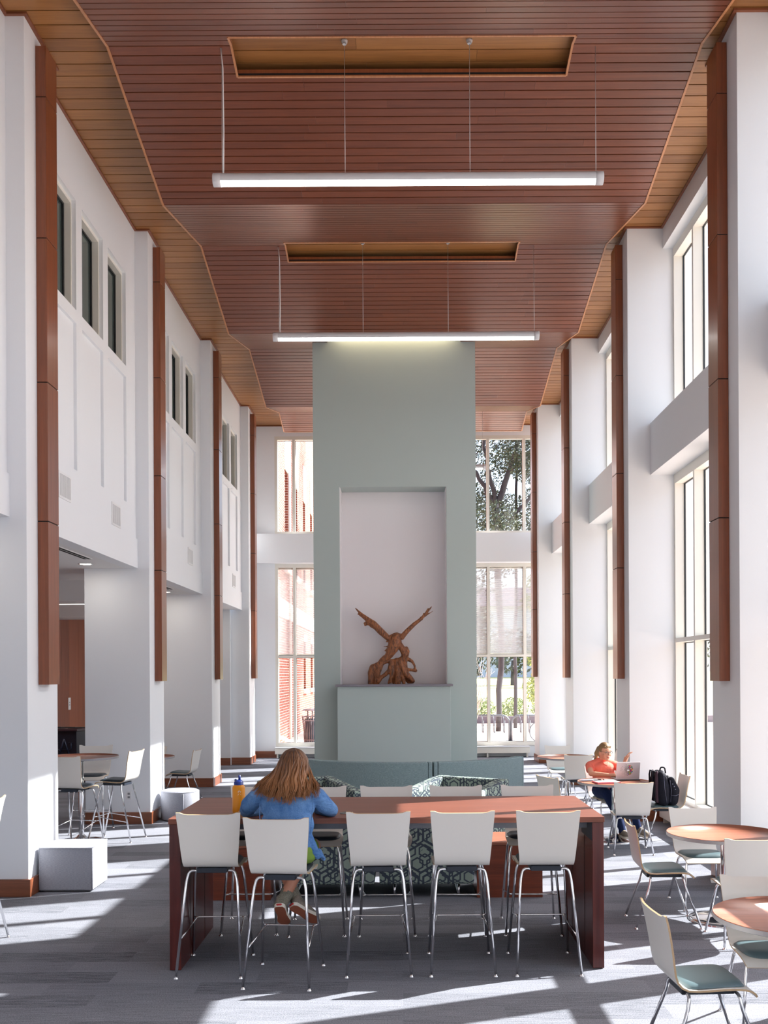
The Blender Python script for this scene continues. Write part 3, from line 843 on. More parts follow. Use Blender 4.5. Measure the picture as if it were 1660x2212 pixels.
# ------------------------------------------------------------------ chairs and stools
def shell_obj(parent, h):
    """one-piece bent ply shell; seat top at height h"""
    prof = [(-0.262, 0.372), (-0.250, 0.33), (-0.236, 0.26), (-0.224, 0.19), (-0.214, 0.12), (-0.206, 0.07), (-0.194, 0.035), (-0.172, 0.010),
            (-0.14, -0.004), (-0.09, -0.006), (-0.03, -0.002), (0.04, 0.003), (0.10, 0.004), (0.150, 0.0), (0.185, -0.010), (0.210, -0.028), (0.222, -0.045)]
    wid = [0.222, 0.219, 0.213, 0.207, 0.201, 0.196, 0.193, 0.192, 0.194, 0.198, 0.203, 0.207, 0.208, 0.207, 0.203, 0.196, 0.188]
    nx = 17; T = 0.0105; n = len(prof)
    P = [Vector((0, a, b)) for a, b in prof]
    nor = []
    for i in range(n):
        t = (P[min(i+1, n-1)]-P[max(i-1, 0)]).normalized()
        nor.append(Vector((0, t.z, -t.y)) * -1)      # upper/front side
    top = []; bot = []
    for i in range(n):
        ra, rb = [], []
        for k in range(nx):
            u = -1+2*k/(nx-1); x = u*wid[i]
            p = P[i].copy(); p.x = x
            if i == 0:
                e = min(1, max(0, (abs(u)-0.70)/0.16)); p.z += 0.013*e*e*(3-2*e); p.y -= 0.003*e
            # gentle lateral dish of the backrest
            if i < 7: p.y += -0.012*(1-u*u)*(1-i/7.0)
            q = p - nor[i]*T
            ra.append(p); rb.append(q)
        top.append(ra); bot.append(rb)
    mb = MB(); vs = []
    for r_ in top: vs += r_
    for r_ in bot: vs += r_
    O = n*nx; F = []; mats = []; sm = []
    for i in range(n-1):
        for k in range(nx-1):
            a = i*nx+k
            F.append((a, a+1, a+nx+1, a+nx)); mats.append(0); sm.append(True)
            F.append((O+a, O+a+nx, O+a+nx+1, O+a+1)); mats.append(0); sm.append(True)
    def rim(a, b_): F.append((a, O+a, O+b_, b_)); mats.append(1); sm.append(False)
    for k in range(nx-1):
        rim(k+1, k); rim((n-1)*nx+k, (n-1)*nx+k+1)
    for i in range(n-1):
        rim(i*nx, (i+1)*nx); rim((i+1)*nx+nx-1, i*nx+nx-1)
    # rim needs its own verts for clean normals
    base = len(vs); vs2 = list(vs); F2 = []
    for f, m_ in zip(F, mats):
        if m_ == 1:
            nf = []
            for idx in f: vs2.append(vs[idx].copy()); nf.append(len(vs2)-1)
            F2.append(nf)
        else: F2.append(f)
    mb.v = [Vector((p.x, p.y, p.z+h)) for p in vs2]; mb.f = F2; mb.m = mats; mb.s = sm
    return mb.build('shell', [M['shell'], M['ply']], parent, fixn=True)

def pad_obj(parent, h, mat):
    mb = MB(); nx, ny = 21, 19
    def surf(y):
        return -0.004 + 0.010*max(0, (y+0.16))/0.3 if y < 0.12 else 0.004-0.6*(y-0.12)**2*6
    vs = []; ha, hb = 0.186, 0.170
    for side in (1, 0):
        for j in range(ny):
            for i in range(nx):
                u = -1+2*i/(nx-1); v = -1+2*j/(ny-1)
                # squircle outline
                q = (abs(u)**5+abs(v)**5)**0.2; m_ = max(abs(u), abs(v))
                f = (m_/q) if q > 1e-6 else 1
                x = u*ha*f; y = v*hb*f+0.008
                e = max(abs(u), abs(v)); t = (1-e**8)**0.5 if e < 1 else 0
                z = surf(y) + 0.001 + (0.020*t+0.002 if side else 0)
                vs.append((x, y, z+h))
    F = []
    for s_ in range(2):
        for j in range(ny-1):
            for i in range(nx-1):
                a = s_*nx*ny+j*nx+i
                f = (a, a+1, a+nx+1, a+nx); F.append(f if s_ == 0 else f[::-1])
    O = nx*ny
    for i in range(nx-1):
        F.append((i, O+i, O+i+1, i+1)); a = (ny-1)*nx+i; F.append((a+1, O+a+1, O+a, a))
    for j in range(ny-1):
        a = j*nx; F.append((a+nx, O+a+nx, O+a, a)); a = j*nx+nx-1; F.append((a, O+a, O+a+nx, a+nx))
    mb.add(vs, F, 0, True)
    return mb.build('seat_pad', mat, parent, fixn=True)

def make_seat(name, label, cat, h, padmat, foot, group):
    t = thing(name, label, cat, (0, 0, 0), 0, group)
    shell_obj(t, h); pad_obj(t, h, padmat)
    mb = MB(); zb = h-0.022
    mb.box(-0.105, 0.105, -0.150, 0.14, zb-0.034, zb+0.002)
    mb.build('seat_bracket', M['darkmetal'], t, bevel=0.004)
    zt = zb-0.022
    fx, fy = 0.222, (0.285 if foot else 0.262)
    for sx in (-1, 1):
        for sy in (-1, 1):
            y0 = sy*0.128
            pts = fillet([(sx*0.09, y0, zt), (sx*(0.158 if foot else 0.165), y0*1.02, zt+0.004), (sx*0.178, y0*1.12, zt-0.07), (sx*fx, sy*fy, 0.016)], 0.045, 6)
            mb = MB(); mb.tube(pts, 0.0098, 12)
            leg = mb.build('leg', M['chrome'], t)
            mb = MB(); mb.lathe((sx*fx, sy*fy, 0), [(0, 0), (0.016, 0), (0.017, 0.004), (0.009, 0.010), (0.007, 0.022), (0, 0.022)], 12)
            mb.build('foot_glide', M['chrome'], leg)
            mb = MB(); mb.cyl((sx*0.094, y0, zt-0.002), 0.006, 0, 0.022, 8)
            mb.build('leg_bolt', M['ply'] if False else M['chrome'], leg)
    if foot:
        def lp(sx, sy, z):      # point on the leg line at height z
            a = Vector((sx*0.178, sy*0.128*1.12, zt-0.07)); b_ = Vector((sx*fx, sy*fy, 0.016)); k = (a.z-z)/(a.z-b_.z); return a+(b_-a)*k
        A = lp(-1, -1, 0.25); B = lp(-1, 1, 0.31); Cc = lp(1, 1, 0.31); D = lp(1, -1, 0.25)
        b2 = B+Vector((0.03, -0.03, 0)); c2 = Cc+Vector((-0.03, -0.03, 0))
        mb = MB(); mb.tube(fillet([A, b2, c2, D], 0.02, 4), 0.0055, 8)
        mb.tube([B, b2], 0.0055, 8); mb.tube([Cc, c2], 0.0055, 8)
        mb.build('footrest', M['chrome'], t)
    return t
D2 = math.radians
stool0 = make_seat('bar_stool', 'off-white bar stool at the near side of the long table, leftmost of its row', 'stool', 0.752, M['paddark'], True, 'bar stools along the near side of the long table')
stool0.location = (-1.335, 7.12, 0)
G1 = 'bar stools along the near side of the long table'
dup(stool0, (-0.815, 6.865, 0), D2(-5), 'off-white bar stool the woman in the denim shirt sits on, pulled out from the table', G1)
dup(stool0, (-0.175, 7.13, 0), D2(2), 'empty bar stool directly right of the seated woman, in the near row', G1)
dup(stool0, (0.415, 7.135, 0), D2(0), 'off-white bar stool at the near side of the long table, second from its right end', G1)
dup(stool0, (1.005, 7.135, 0), D2(0), 'off-white bar stool at the near side of the long table, by its right end panel', G1)
G2 = 'bar stools along the far side of the long table'
for x, l in ((-1.235, 'far-side bar stool behind the orange bottle, facing the camera across the long table'),
             (-0.69, 'far-side bar stool opposite the denim-shirt woman, its pad showing under the tabletop'),
             (-0.13, 'far-side bar stool peeking over the table between the two patterned club chairs'),
             (0.445, 'far-side bar stool peeking over the table in front of the right patterned club chair'),
             (1.05, 'far-side bar stool peeking over the table at its right end')):
    dup(stool0, (x, 8.19 if x > -1 else 8.24, 0), D2(180 + (-2 if x > 0 else 1)), l, G2)
G3 = 'bar stools round the high table on the left'
dup(stool0, (-3.94, 12.02, 0), D2(-12), 'bar stool with its back to the camera at the high round table on the left', G3)
dup(stool0, (-4.15, 13.32, 0), D2(184), 'bar stool facing the camera behind the high round table on the left', G3)
dup(stool0, (-3.62, 12.66, 0), D2(80), 'bar stool seen side-on at the right of the high round table on the left', G3)
dup(stool0, (-3.43, 7.72, 0), D2(90), 'bar stool cut off by the left edge of the picture, on sunlit carpet')

chair0 = make_seat('side_chair', 'off-white shell chair with a teal pad in the bottom right foreground, seen side-on', 'chair', 0.452, M['pad'], False, 'low shell chairs around the round tables')
chair0.location = (1.60, 5.32, 0); chair0.rotation_euler = (0, 0, D2(-87))
G4 = 'low shell chairs around the round tables'
for x, y, a, l in ((2.165, 8.31, -92, 'shell chair with a teal pad at the left of the middle round table, seen side-on'),
                   (2.645, 7.74, -2, 'shell chair with its back to the camera at the middle round table\'s near side'),
                   (2.685, 8.96, 180, 'shell chair facing the camera behind the middle round table'),
                   (2.155, 5.86, 176, 'shell chair facing the camera behind the nearest round table at the right edge'),
                   (2.655, 11.62, -4, 'shell chair with its back to the camera in front of the student with the laptop'),
                   (3.20, 12.22, 90, 'shell chair by the window carrying the black backpack'),
                   (2.71, 13.09, 194, 'shell chair the student in the coral polo sits on'),
                   (1.99, 12.20, -62, 'empty shell chair turned away at the left of the student, just beyond the long table'),
                   (2.70, 15.52, 0, 'shell chair with its back to the camera at the farthest round table on the right'),
                   (2.69, 16.98, 180, 'shell chair facing the camera behind the farthest round table on the right'),
                   (3.24, 16.15, 86, 'shell chair edge-on at the window side of the farthest round table, behind the student'),
                   (-3.69, 16.72, 84, 'dark-padded shell chair beyond the second left column, facing left'),
                   (-4.36, 17.25, 178, 'shell chair mostly hidden by the second left column at the far low table')):
    dup(chair0, (x, y, 0), D2(a), l, G4)

# ------------------------------------------------------------------ tables
def round_table(x, y, r, h, label, foot_r=0.30):
    t = thing('round_table', label, 'table', (x, y, 0), 0, 'round pedestal tables')
    mb = MB()
    mb.lathe((0, 0, h), [(0, 0), (r-0.004, 0), (r-0.001, -0.003)], 72, 0)
    mb.lathe((0, 0, h), [(r-0.001, -0.003), (r, -0.006), (r, -0.028), (r-0.003, -0.031), (0, -0.031)], 72, mats=[1, 1, 1, 1], smooth=False)
    mb.build('tabletop', [M['rtop'], M['rim']], t)
    mb = MB(); mb.lathe((0, 0, 0), [(0.034, 0.05), (0.034, h-0.06)], 24); 
    mb.build('pedestal', M['chrome'], t)
    mb = MB(); mb.lathe((0, 0, h), [(0.10, -0.031), (0.10, -0.037), (0.04, -0.045), (0.037, -0.07), (0, -0.07)], 24); mb.build('top_plate', M['darkmetal'], t)
    mb = MB(); mb.lathe((0, 0, 0), [(0, 0), (foot_r, 0), (foot_r+0.003, 0.006), (foot_r-0.004, 0.013), (foot_r*0.75, 0.022), (foot_r*0.35, 0.034), (0.06, 0.055), (0.037, 0.085), (0, 0.085)], 64)
    mb.build('foot_disc', M['chrome'], t)
    return t
round_table(2.21, 5.525, 0.475, 0.735, 'round wood-topped table nearest the camera, cut off by the right edge')
round_table(2.71, 8.39, 0.475, 0.735, 'round wood-topped table in the middle right, half in sun')
round_table(2.64, 12.40, 0.455, 0.735, 'round table holding the laptop and papers of the student in coral')
round_table(2.66, 16.10, 0.475, 0.735, 'farthest round table on the right, behind the student')
round_table(-4.04, 12.55, 0.46, 1.07, 'high round table between the first two left columns with bar stools round it')
round_table(-4.25, 16.60, 0.455, 0.735, 'low round table mostly hidden behind the second left column')

# the long counter-height table
t = thing('communal_table', 'long counter-height mahogany table with panel ends, the woman in denim sits at it', 'table', (-0.113, 7.6, 0))
TX0, TX1, TY0, TY1 = -1.645, 1.42, 7.0, 8.22
mb = MB(); mb.box(TX0, TX1, TY0, TY1, 1.032, 1.07); kid(mb, 'tabletop', M['table'], t, bevel=0.002)
for (a, b_) in ((TX0+0.004, TX0+0.084), (TX1-0.084, TX1-0.004)):
    mb = MB(); mb.box(a, b_, TY0+0.012, TY1-0.012, 0.006, 1.032); kid(mb, 'end_panel', M['tablepanel'], t, bevel=0.003)
    mb = MB()
    s_ = 1 if a < 0 else -1
    xi = b_ if a < 0 else a
    for yy in (TY0+0.32, TY1-0.36): mb.box(min(xi, xi+s_*0.002), max(xi, xi+s_*0.002), yy, yy+0.004, 0.01, 1.0)
    kid(mb, 'panel_joint', M['dark'], t)
    mb = MB(); mb.box(min(xi, xi+s_*0.003), max(xi, xi+s_*0.003), TY0+0.02, TY0+0.42, 0.90, 1.03); kid(mb, 'panel_bracket', M['darkmetal'], t)
mb = MB()
for yy in (TY0+0.20, TY1-0.26): mb.box(TX0+0.084, TX1-0.084, yy, yy+0.05, 0.965, 1.031)
for xx in (-1.2, -0.4, 0.4, 1.1): mb.box(xx, xx+0.05, TY0+0.25, TY1-0.26, 0.98, 1.031)
kid(mb, 'steel_apron', M['apron'], t)

# cherry block tables
for (x, y, w, d, h, l) in ((-1.485, 9.5, 0.53, 0.6, 0.505, 'low cherry block table seen under the long table at the left'),
                           (0.995, 9.56, 0.61, 0.6, 0.515, 'low cherry block table seen under the long table at the right, its top catching sun')):
    c = thing('block_table', l, 'side table', (x, y, 0), 0, 'low cherry block tables')
    mb = MB(); mb.box(-w/2, w/2, -d/2, d/2, 0.0, h-0.03); mb.build('base', M['cube_wood'], c, bevel=0.002)
    mb = MB(); mb.box(-w/2-0.004, w/2+0.004, -d/2-0.004, d/2+0.004, h-0.028, h); mb.build('top', M['rtop'], c, bevel=0.003)

# ------------------------------------------------------------------ club chairs
def club(label, loc, rz, h=0.80):
    c = thing('club_chair', label, 'armchair', loc, rz, 'club chairs in sage and navy hexagon print')
    W = 0.46; D_ = 0.40; tk = 0.13; zb = 0.125
    def p_(name, mbx, bev):
        o = mbx.build(name, M['hex'], c); boxuv(o)
        md = o.modifiers.new('bevel', 'BEVEL'); md.width = bev; md.segments = 3; md.limit_method = 'ANGLE'
        for f in o.data.polygons: f.use_smooth = False
        return o
    mb = MB(); mb.hexa([(-W+0.02, -D_, zb), (W-0.02, -D_, zb), (W-0.02, -D_+tk, zb), (-W+0.02, -D_+tk, zb)], [(-W, -D_-0.02, h), (W, -D_-0.02, h), (W, -D_+tk-0.03, h), (-W, -D_+tk-0.03, h)])
    p_('back', mb, 0.022)
    for s_ in (-1, 1):
        x0, x1 = sorted((s_*(W-0.02), s_*(W-tk-0.01))); X0_, X1_ = sorted((s_*W, s_*(W-tk)))
        mb = MB(); mb.hexa([(x0, -D_+tk, zb), (x1, -D_+tk, zb), (x1, D_-0.02, zb), (x0, D_-0.02, zb)], [(X0_, -D_+tk-0.03, h), (X1_, -D_+tk-0.03, h), (X1_, D_, h-0.10), (X0_, D_, h-0.10)])
        p_('arm', mb, 0.022)
    mb = MB(); mb.box(-W+tk+0.012, W-tk-0.012, -D_+tk+0.005, D_-0.03, zb+0.005, 0.30); p_('seat_base', mb, 0.012)
    mb = MB(); mb.box(-W+tk+0.008, W-tk-0.008, -D_+tk-0.0, D_-0.01, 0.302, 0.45); p_('seat_cushion', mb, 0.03)
    for s_ in (-1, 1):
        mb = MB(); x = s_*0.30
        mb.tube(fillet([(x, -0.33, zb+0.01), (x, -0.33, 0.012), (x, 0.33, 0.012), (x, 0.33, zb+0.01)], 0.03, 4), 0.012, 10)
        mb.build('sled_leg', M['chrome'], c)
    return c
club('patterned club chair with its back to the long table, behind the seated woman', (-0.70, 9.66, 0), 0)
club('patterned club chair with its back to the long table, beside the right block table', (0.225, 9.66, 0), 0)
club('patterned club chair angled towards the camera, its right arm sunlit over the table', (0.59, 11.06, 0), D2(147), 0.90)
club('patterned club chair angled towards the camera, partly behind the denim-shirt woman', (-1.02, 11.06, 0), D2(213), 0.90)

# ------------------------------------------------------------------ curved banquette
def banquette(a0, a1, label, h=0.93):
    cx, cy, R = 0.05, 14.9, 1.95
    b = thing('curved_sofa', label, 'sofa', (cx, cy, 0), 0, 'curved banquette sofas before the sage wall')
    def arc(r0, r1, z0, z1, aa, ab, top_r0=None, n=22):
        mbx = MB(); vs = []
        for i in range(n+1):
            a = math.radians(-90+aa+(ab-aa)*i/n); c, s_ = math.cos(a), math.sin(a)
            for r_, z in ((r0, z0), (r1, z0), (r1, z1), (r0, z1)): vs.append((r_*c, r_*s_, z))
        F = []
        for i in range(n):
            for k in range(4):
                k2 = (k+1) % 4; F.append((i*4+k, i*4+k2, (i+1)*4+k2, (i+1)*4+k))
        F.append((3, 2, 1, 0)); F.append((n*4, n*4+1, n*4+2, n*4+3))
        mbx.add(vs, F, 0, True); return mbx
    def fin(mbx, name, bev):
        o = mbx.build(name, M['sofa'], b, fixn=True); md = o.modifiers.new('bevel', 'BEVEL'); md.width = bev; md.segments = 3; md.limit_method = 'ANGLE'; md.angle_limit = D2(50)
        e = o.modifiers.new('wn', 'WEIGHTED_NORMAL')
        return o
    g = 0.35
    fin(arc(R-0.13, R, 0.10, h, a0+g+1.6, a1-g-1.6), 'backrest', 0.018)
    for e0, e1 in ((a0+g, a0+g+1.5), (a1-g-1.5, a1-g)): fin(arc(R-0.125, R-0.004, 0.10, h-0.002, e0, e1, n=2), 'end_panel', 0.01)
    fin(arc(R-0.72, R-0.135, 0.12, 0.42, a0+g, a1-g), 'seat', 0.03)
    mb = arc(R-0.68, R-0.04, 0.0, 0.10, a0+2, a1-2); mb.build('plinth', M['black'], b, fixn=True)
banquette(-58, 10.5, 'curved teal-grey sofa back, long left module in front of the sage wall')
banquette(10.5, 58, 'curved teal-grey sofa back, right module whose end catches the sun')

# ------------------------------------------------------------------ ottomans
o = thing('cube_ottoman', 'pale grey cube ottoman against the nearest left column', 'ottoman', (-3.242, 9.84, 0))
mb = MB(); mb.box(-0.258, 0.258, -0.25, 0.25, 0.012, 0.43); mb.build('cushion', M['ott'], o, bevel=0.016, bseg=3)
mb = MB()
for (xa, xb, ya, yb) in ((-0.255, 0.255, -0.254, -0.248), (-0.255, 0.255, 0.248, 0.254)): mb.tube([(xa, ya, 0.424), (xb, ya, 0.424)], 0.005, 6)
for xx in (-0.254, 0.254): mb.tube([(xx, -0.25, 0.424), (xx, 0.25, 0.424)], 0.005, 6)
for xx in (-0.254, 0.254): mb.tube([(xx, -0.246, 0.02), (xx, -0.246, 0.42)], 0.005, 6)
mb.build('piping', M['ott'], o)
mb = MB(); mb.box(-0.235, 0.235, -0.23, 0.23, 0.0, 0.013); mb.build('base_board', M['black'], o)
o = thing('round_ottoman', 'pale grey drum ottoman against the second left column', 'ottoman', (-3.212, 14.42, 0))
mb = MB(); mb.lathe((0, 0, 0), [(0, 0.012), (0.262, 0.012), (0.272, 0.025), (0.275, 0.2), (0.274, 0.395), (0.262, 0.418), (0.235, 0.428), (0, 0.432)], 48); mb.build('cushion', M['ott'], o)
mb = MB(); mb.tube([(0.10, -0.259, 0.02), (0.101, -0.2595, 0.2), (0.10, -0.258, 0.39)], 0.005, 6)
mb.tube([(0.27*math.cos(2*PI*k/40), 0.27*math.sin(2*PI*k/40), 0.408) for k in range(41)], 0.004, 6, cap=False); mb.build('seam', M['ott'], o)
mb = MB(); mb.cyl((0, 0, 0), 0.25, 0, 0.013, 32); mb.build('base_board', M['black'], o)

# outlet behind the high table and wall control
def plate(label, loc, rz, w=0.075, h=0.115, name='wall_outlet', cat='outlet'):
    p = thing(name, label, cat, loc, rz)
    mb = MB(); mb.box(-w/2, w/2, -0.006, 0, -h/2, h/2); mb.build('plate', M['vent'], p, bevel=0.002)
    mb = MB()
    for z in (-0.025, 0.025): mb.box(-0.016, 0.016, -0.008, -0.0062, z-0.014, z+0.014)
    mb.build('socket', M['ventdark'], p)
plate('small socket plate on the second left column behind the bar stool legs', (-3.83, 13.97, 0.40), 0)
plate('small dark control plate on the panelled wood wall', (-6.9, 20.7, 1.50), D2(90), 0.14, 0.25, 'wall_control', 'wall switch')

# dark storage cabinet with the interlocking letters
M['navy'] = plain('navy_cabinet', s2l(24, 28, 42), 0.45)
M['navy2'] = plain('navy_logo', s2l(44, 52, 74), 0.4)
M['maroon'] = plain('dark_plum_top', s2l(58, 40, 48), 0.4)
cb = thing('recycling_cabinet', 'dark navy cabinet with slotted top in the side space before the wood wall', 'cabinet', (-6.12, 18.2, 0), D2(-14))
mb = MB(); mb.box(-0.55, 0.42, -0.35, 0.35, 0.0, 1.09); mb.build('body', M['navy'], cb, bevel=0.006)
mb = MB(); mb.box(-0.58, 0.45, -0.38, 0.38, 1.092, 1.13); mb.build('top', M['maroon'], cb, bevel=0.005)
mb = MB()
for i in range(3): mb.box(-0.45+i*0.3, -0.25+i*0.3, -0.2, 0.2, 1.131, 1.138)
mb.build('slot', M['dark'], cb)
lg = MB(); zc, xc = 0.80, 0.17; yf = -0.353
def bar(x0, z0, x1, z1, w=0.035):
    lg.tube([(xc+x0, yf, zc+z0), (xc+x1, yf, zc+z1)], w/2, 4, flat=0.25)
bar(-0.10, -0.13, 0.0, 0.15); bar(0.10, -0.13, 0.0, 0.15); bar(-0.07, -0.04, 0.07, -0.04, 0.022)
bar(-0.14, -0.13, -0.05, -0.13, 0.022); bar(0.05, -0.13, 0.14, -0.13, 0.022)
bar(-0.14, 0.08, -0.14, -0.02); bar(0.14, 0.08, 0.14, -0.02); bar(-0.14, -0.02, -0.06, -0.07); bar(0.14, -0.02, 0.06, -0.07)
bar(-0.18, 0.085, -0.09, 0.085, 0.022); bar(0.09, 0.085, 0.18, 0.085, 0.022)
lg.build('logo', M['navy2'], cb)
mb = MB(); mb.box(-0.40, -0.30, -0.356, -0.351, 0.92, 1.03); mb.build('sticker', M['vent'], cb)

# ------------------------------------------------------------------ things on the long table
M['bottle'] = plain('yellow_orange_powder_coat', s2l(228, 148, 22), 0.35, spec=0.4)
M['blue'] = plain('royal_blue_plastic', s2l(26, 52, 132), 0.35)
M['white'] = plain('white_print', (0.85, 0.85, 0.85), 0.5)
b = thing('water_bottle', 'yellow-orange water bottle with a blue straw lid on the long table', 'bottle', (-1.197, 7.30, 1.07))
mb = MB(); mb.lathe((0, 0, 0), [(0, 0), (0.040, 0), (0.0455, 0.004), (0.046, 0.01), (0.046, 0.185), (0.042, 0.197), (0.034, 0.203), (0.034, 0.208), (0, 0.208)], 36); mb.build('body', M['bottle'], b)
mb = MB(); mb.lathe((0, 0, 0.206), [(0, 0), (0.0345, 0), (0.0345, 0.020), (0.031, 0.026), (0.018, 0.036), (0, 0.038)], 28); lid = mb.build('lid', M['blue'], b)
mb = MB(); mb.tube(fillet([(0.006, 0, 0.240), (0.006, 0, 0.276)], 0.002), 0.0088, 12); mb.build('straw_spout', M['blue'], lid)
mb = MB(); mb.tube([(-0.012, 0, 0.232), (-0.022, 0, 0.245), (-0.030, 0, 0.238)], 0.006, 8); mb.build('carry_loop', M['blue'], lid)
mb = MB()
yl = -0.0465
def lf(a, c): mb.tube([(a[0], -math.sqrt(max(1e-6, 0.0465**2-a[0]**2)), a[1]), (c[0], -math.sqrt(max(1e-6, 0.0465**2-c[0]**2)), c[1])], 0.0011, 5)
lf((-0.0, 0.135), (0.024, 0.160)); lf((0.024, 0.135), (0.0, 0.160)); lf((0.004, 0.160), (0.020, 0.160)); lf((0.004, 0.160), (0.008, 0.167)); lf((0.020, 0.160), (0.016, 0.167)); lf((0.008, 0.167), (0.016, 0.167))
lf((0.002, 0.018), (0.018, 0.018))
mb.build('logo', M['white'], b)
b = thing('smartphone', 'small pale phone lying on the long table beside the woman\'s right elbow', 'phone', (-0.405, 7.24, 1.0705), D2(-28))
mb = MB(); mb.box(-0.036, 0.036, -0.02, 0.02, 0, 0.009) ; mb.v = [Vector((p.x*1.0, p.y*1.8, p.z)) for p in mb.v]
mb.build('case', plain('pale_green_case', s2l(176, 184, 172), 0.4), b, bevel=0.003)
mb = MB(); mb.box(-0.031, 0.031, -0.031, 0.031, 0.0092, 0.0098); mb.build('screen', M['black'], b)

# ------------------------------------------------------------------ eagle sculpture
M['drift'] = None
def driftwood():
    m, nt, b_ = new_mat('carved_driftwood')
    tc = N(nt, 'ShaderNodeTexCoord'); mp = N(nt, 'ShaderNodeMapping'); mp.inputs['Scale'].default_value = (16, 16, 5)
    L(nt, tc.outputs['Object'], mp.inputs['Vector'])
    no = N(nt, 'ShaderNodeTexNoise'); setin(no, Scale=2.4, Detail=6.0, Roughness=0.65, Distortion=0.8); L(nt, mp.outputs[0], no.inputs['Vector'])
    cr = N(nt, 'ShaderNodeValToRGB'); e = cr.color_ramp.elements
    e[0].position = 0.34; e[0].color = col4(s2l(58, 28, 18)); e[1].position = 0.68; e[1].color = col4(s2l(176, 108, 62))
    L(nt, no.outputs['Fac'], cr.inputs[0]); L(nt, cr.outputs[0], b_.inputs['Base Color'])
    b_.inputs['Roughness'].default_value = 0.45
    bu = N(nt, 'ShaderNodeBump'); setin(bu, Strength=0.8, Distance=0.012); L(nt, no.outputs['Fac'], bu.inputs['Height']); L(nt, bu.outputs['Normal'], b_.inputs['Normal'])
    return m
M['drift'] = driftwood()
eg = thing('eagle_sculpture', 'carved driftwood eagle with raised wings standing in the niche of the sage wall', 'sculpture', (-0.165, 18.08, 1.90))
S = 0.00137
def E(x, z, y=0.0): return ((x-790)*S, y, (1220-z)*S)
mb = MB()
mb.chain([E(835, 600), E(825, 670), E(800, 740), E(750, 830), E(690, 900), E(640, 940)], [0.085, 0.12, 0.105, 0.075, 0.05, 0.03])
mb.chain([E(770, 610, 0.02), E(850, 585, 0.03), E(915, 600, 0.02)], [0.06, 0.07, 0.055])
mb.cap(E(860, 640, 0.08), E(880, 660, 0.17), 0.06, 0.05); mb.cap(E(880, 655, 0.17), E(900, 700, 0.21), 0.045, 0.02)
for dy in (0.0, 0.05, 0.10):      # wings are deep front to back
    mb.chain([E(745, 620, dy), E(640, 525, dy), E(545, 425, dy), E(475, 375, dy*0.8), E(385, 298, dy*0.6), E(305, 215, dy*0.3)], [0.052, 0.062, 0.060, 0.050, 0.030, 0.009])
    mb.chain([E(915, 600, dy), E(990, 515, dy), E(1080, 430, dy), E(1160, 370, dy*0.8), E(1235, 290, dy*0.6), E(1312, 200, dy*0.3)], [0.05, 0.042, 0.036, 0.03, 0.022, 0.009])
for a, c, r0, r1 in (((520, 430), (425, 415), 0.038, 0.022), ((470, 420), (430, 440), 0.025, 0.018), ((460, 380), (335, 290), 0.024, 0.009), ((600, 500), (500, 455), 0.03, 0.014), ((420, 340), (300, 212), 0.016, 0.006),
                     ((1180, 370), (1265, 218), 0.02, 0.007), ((1200, 340), (1333, 255), 0.018, 0.006), ((1190, 350), (1205, 288), 0.016, 0.010), ((1150, 380), (1165, 335), 0.016, 0.01), ((1240, 300), (1300, 225), 0.012, 0.006)):
    mb.cap(E(*a), E(*c), r0, r1); mb.cap(E(a[0], a[1], 0.05), E(c[0], c[1], 0.03), r0*0.8, r1)
for a, c, r0, r1 in (((760, 640), (705, 665), 0.025, 0.01), ((750, 720), (670, 728), 0.018, 0.005), ((740, 740), (685, 785), 0.02, 0.008), ((680, 860), (630, 900), 0.03, 0.02), ((650, 900), (585, 950), 0.03, 0.015)):
    mb.cap(E(*a), E(*c), r0, r1)
remesh(mb, 'eagle', M['drift'], eg, voxel=0.010, smooth=3)
mb = MB()
def ch(pts, rs, dy=0.0): mb.chain([E(p[0], p[1], dy) for p in pts], [r_*S for r_ in rs])
ch([(880, 690), (930, 770), (960, 830), (930, 880), (870, 910)], [40, 45, 50, 36, 34]); ch([(975, 750), (985, 790), (965, 840)], [28, 34, 44], 0.02)
ch([(900, 740), (985, 755)], [34, 20])
ch([(870, 910), (790, 915), (720, 915), (650, 940), (580, 980), (530, 990)], [34, 26, 30, 32, 40, 34])
ch([(530, 1000), (500, 1070), (500, 1140), (495, 1205)], [45, 38, 34, 32]); ch([(590, 985), (570, 1060), (565, 1140), (575, 1205)], [55, 52, 48, 44], 0.03)
ch([(640, 950), (600, 1050), (590, 1110)], [38, 40, 36]); ch([(600, 1180), (640, 1135), (700, 1090), (750, 1040), (775, 960)], [34, 26, 28, 30, 38])
ch([(780, 940), (790, 1040), (780, 1120), (740, 1205)], [36, 36, 30, 16]); ch([(785, 1100), (800, 1205)], [28, 16], 0.04); ch([(775, 1100), (770, 1205)], [20, 12], -0.02)
ch([(850, 920), (860, 1000), (870, 1090), (855, 1200)], [48, 52, 50, 44]); ch([(890, 930), (930, 1020), (970, 1090), (1020, 1140), (1060, 1180)], [42, 46, 44, 38, 28], -0.03)
ch([(900, 1060), (930, 1140), (940, 1205)], [36, 30, 24], -0.02); ch([(950, 1110), (1000, 1190), (1060, 1195)], [34, 26, 20], 0.03)
ch([(950, 880), (1010, 895), (1050, 920), (1080, 970), (1092, 1030)], [24, 24, 20, 15, 14]); ch([(1098, 1045), (1040, 1035), (970, 1030), (940, 1020)], [22, 20, 24, 28])
ch([(965, 890), (965, 950), (975, 1010)], [26, 22, 20]); ch([(960, 870), (1020, 920), (1060, 930)], [18, 14, 12], 0.03)
o = remesh(mb, 'driftwood_base', M['drift'], eg, voxel=0.010, smooth=2)
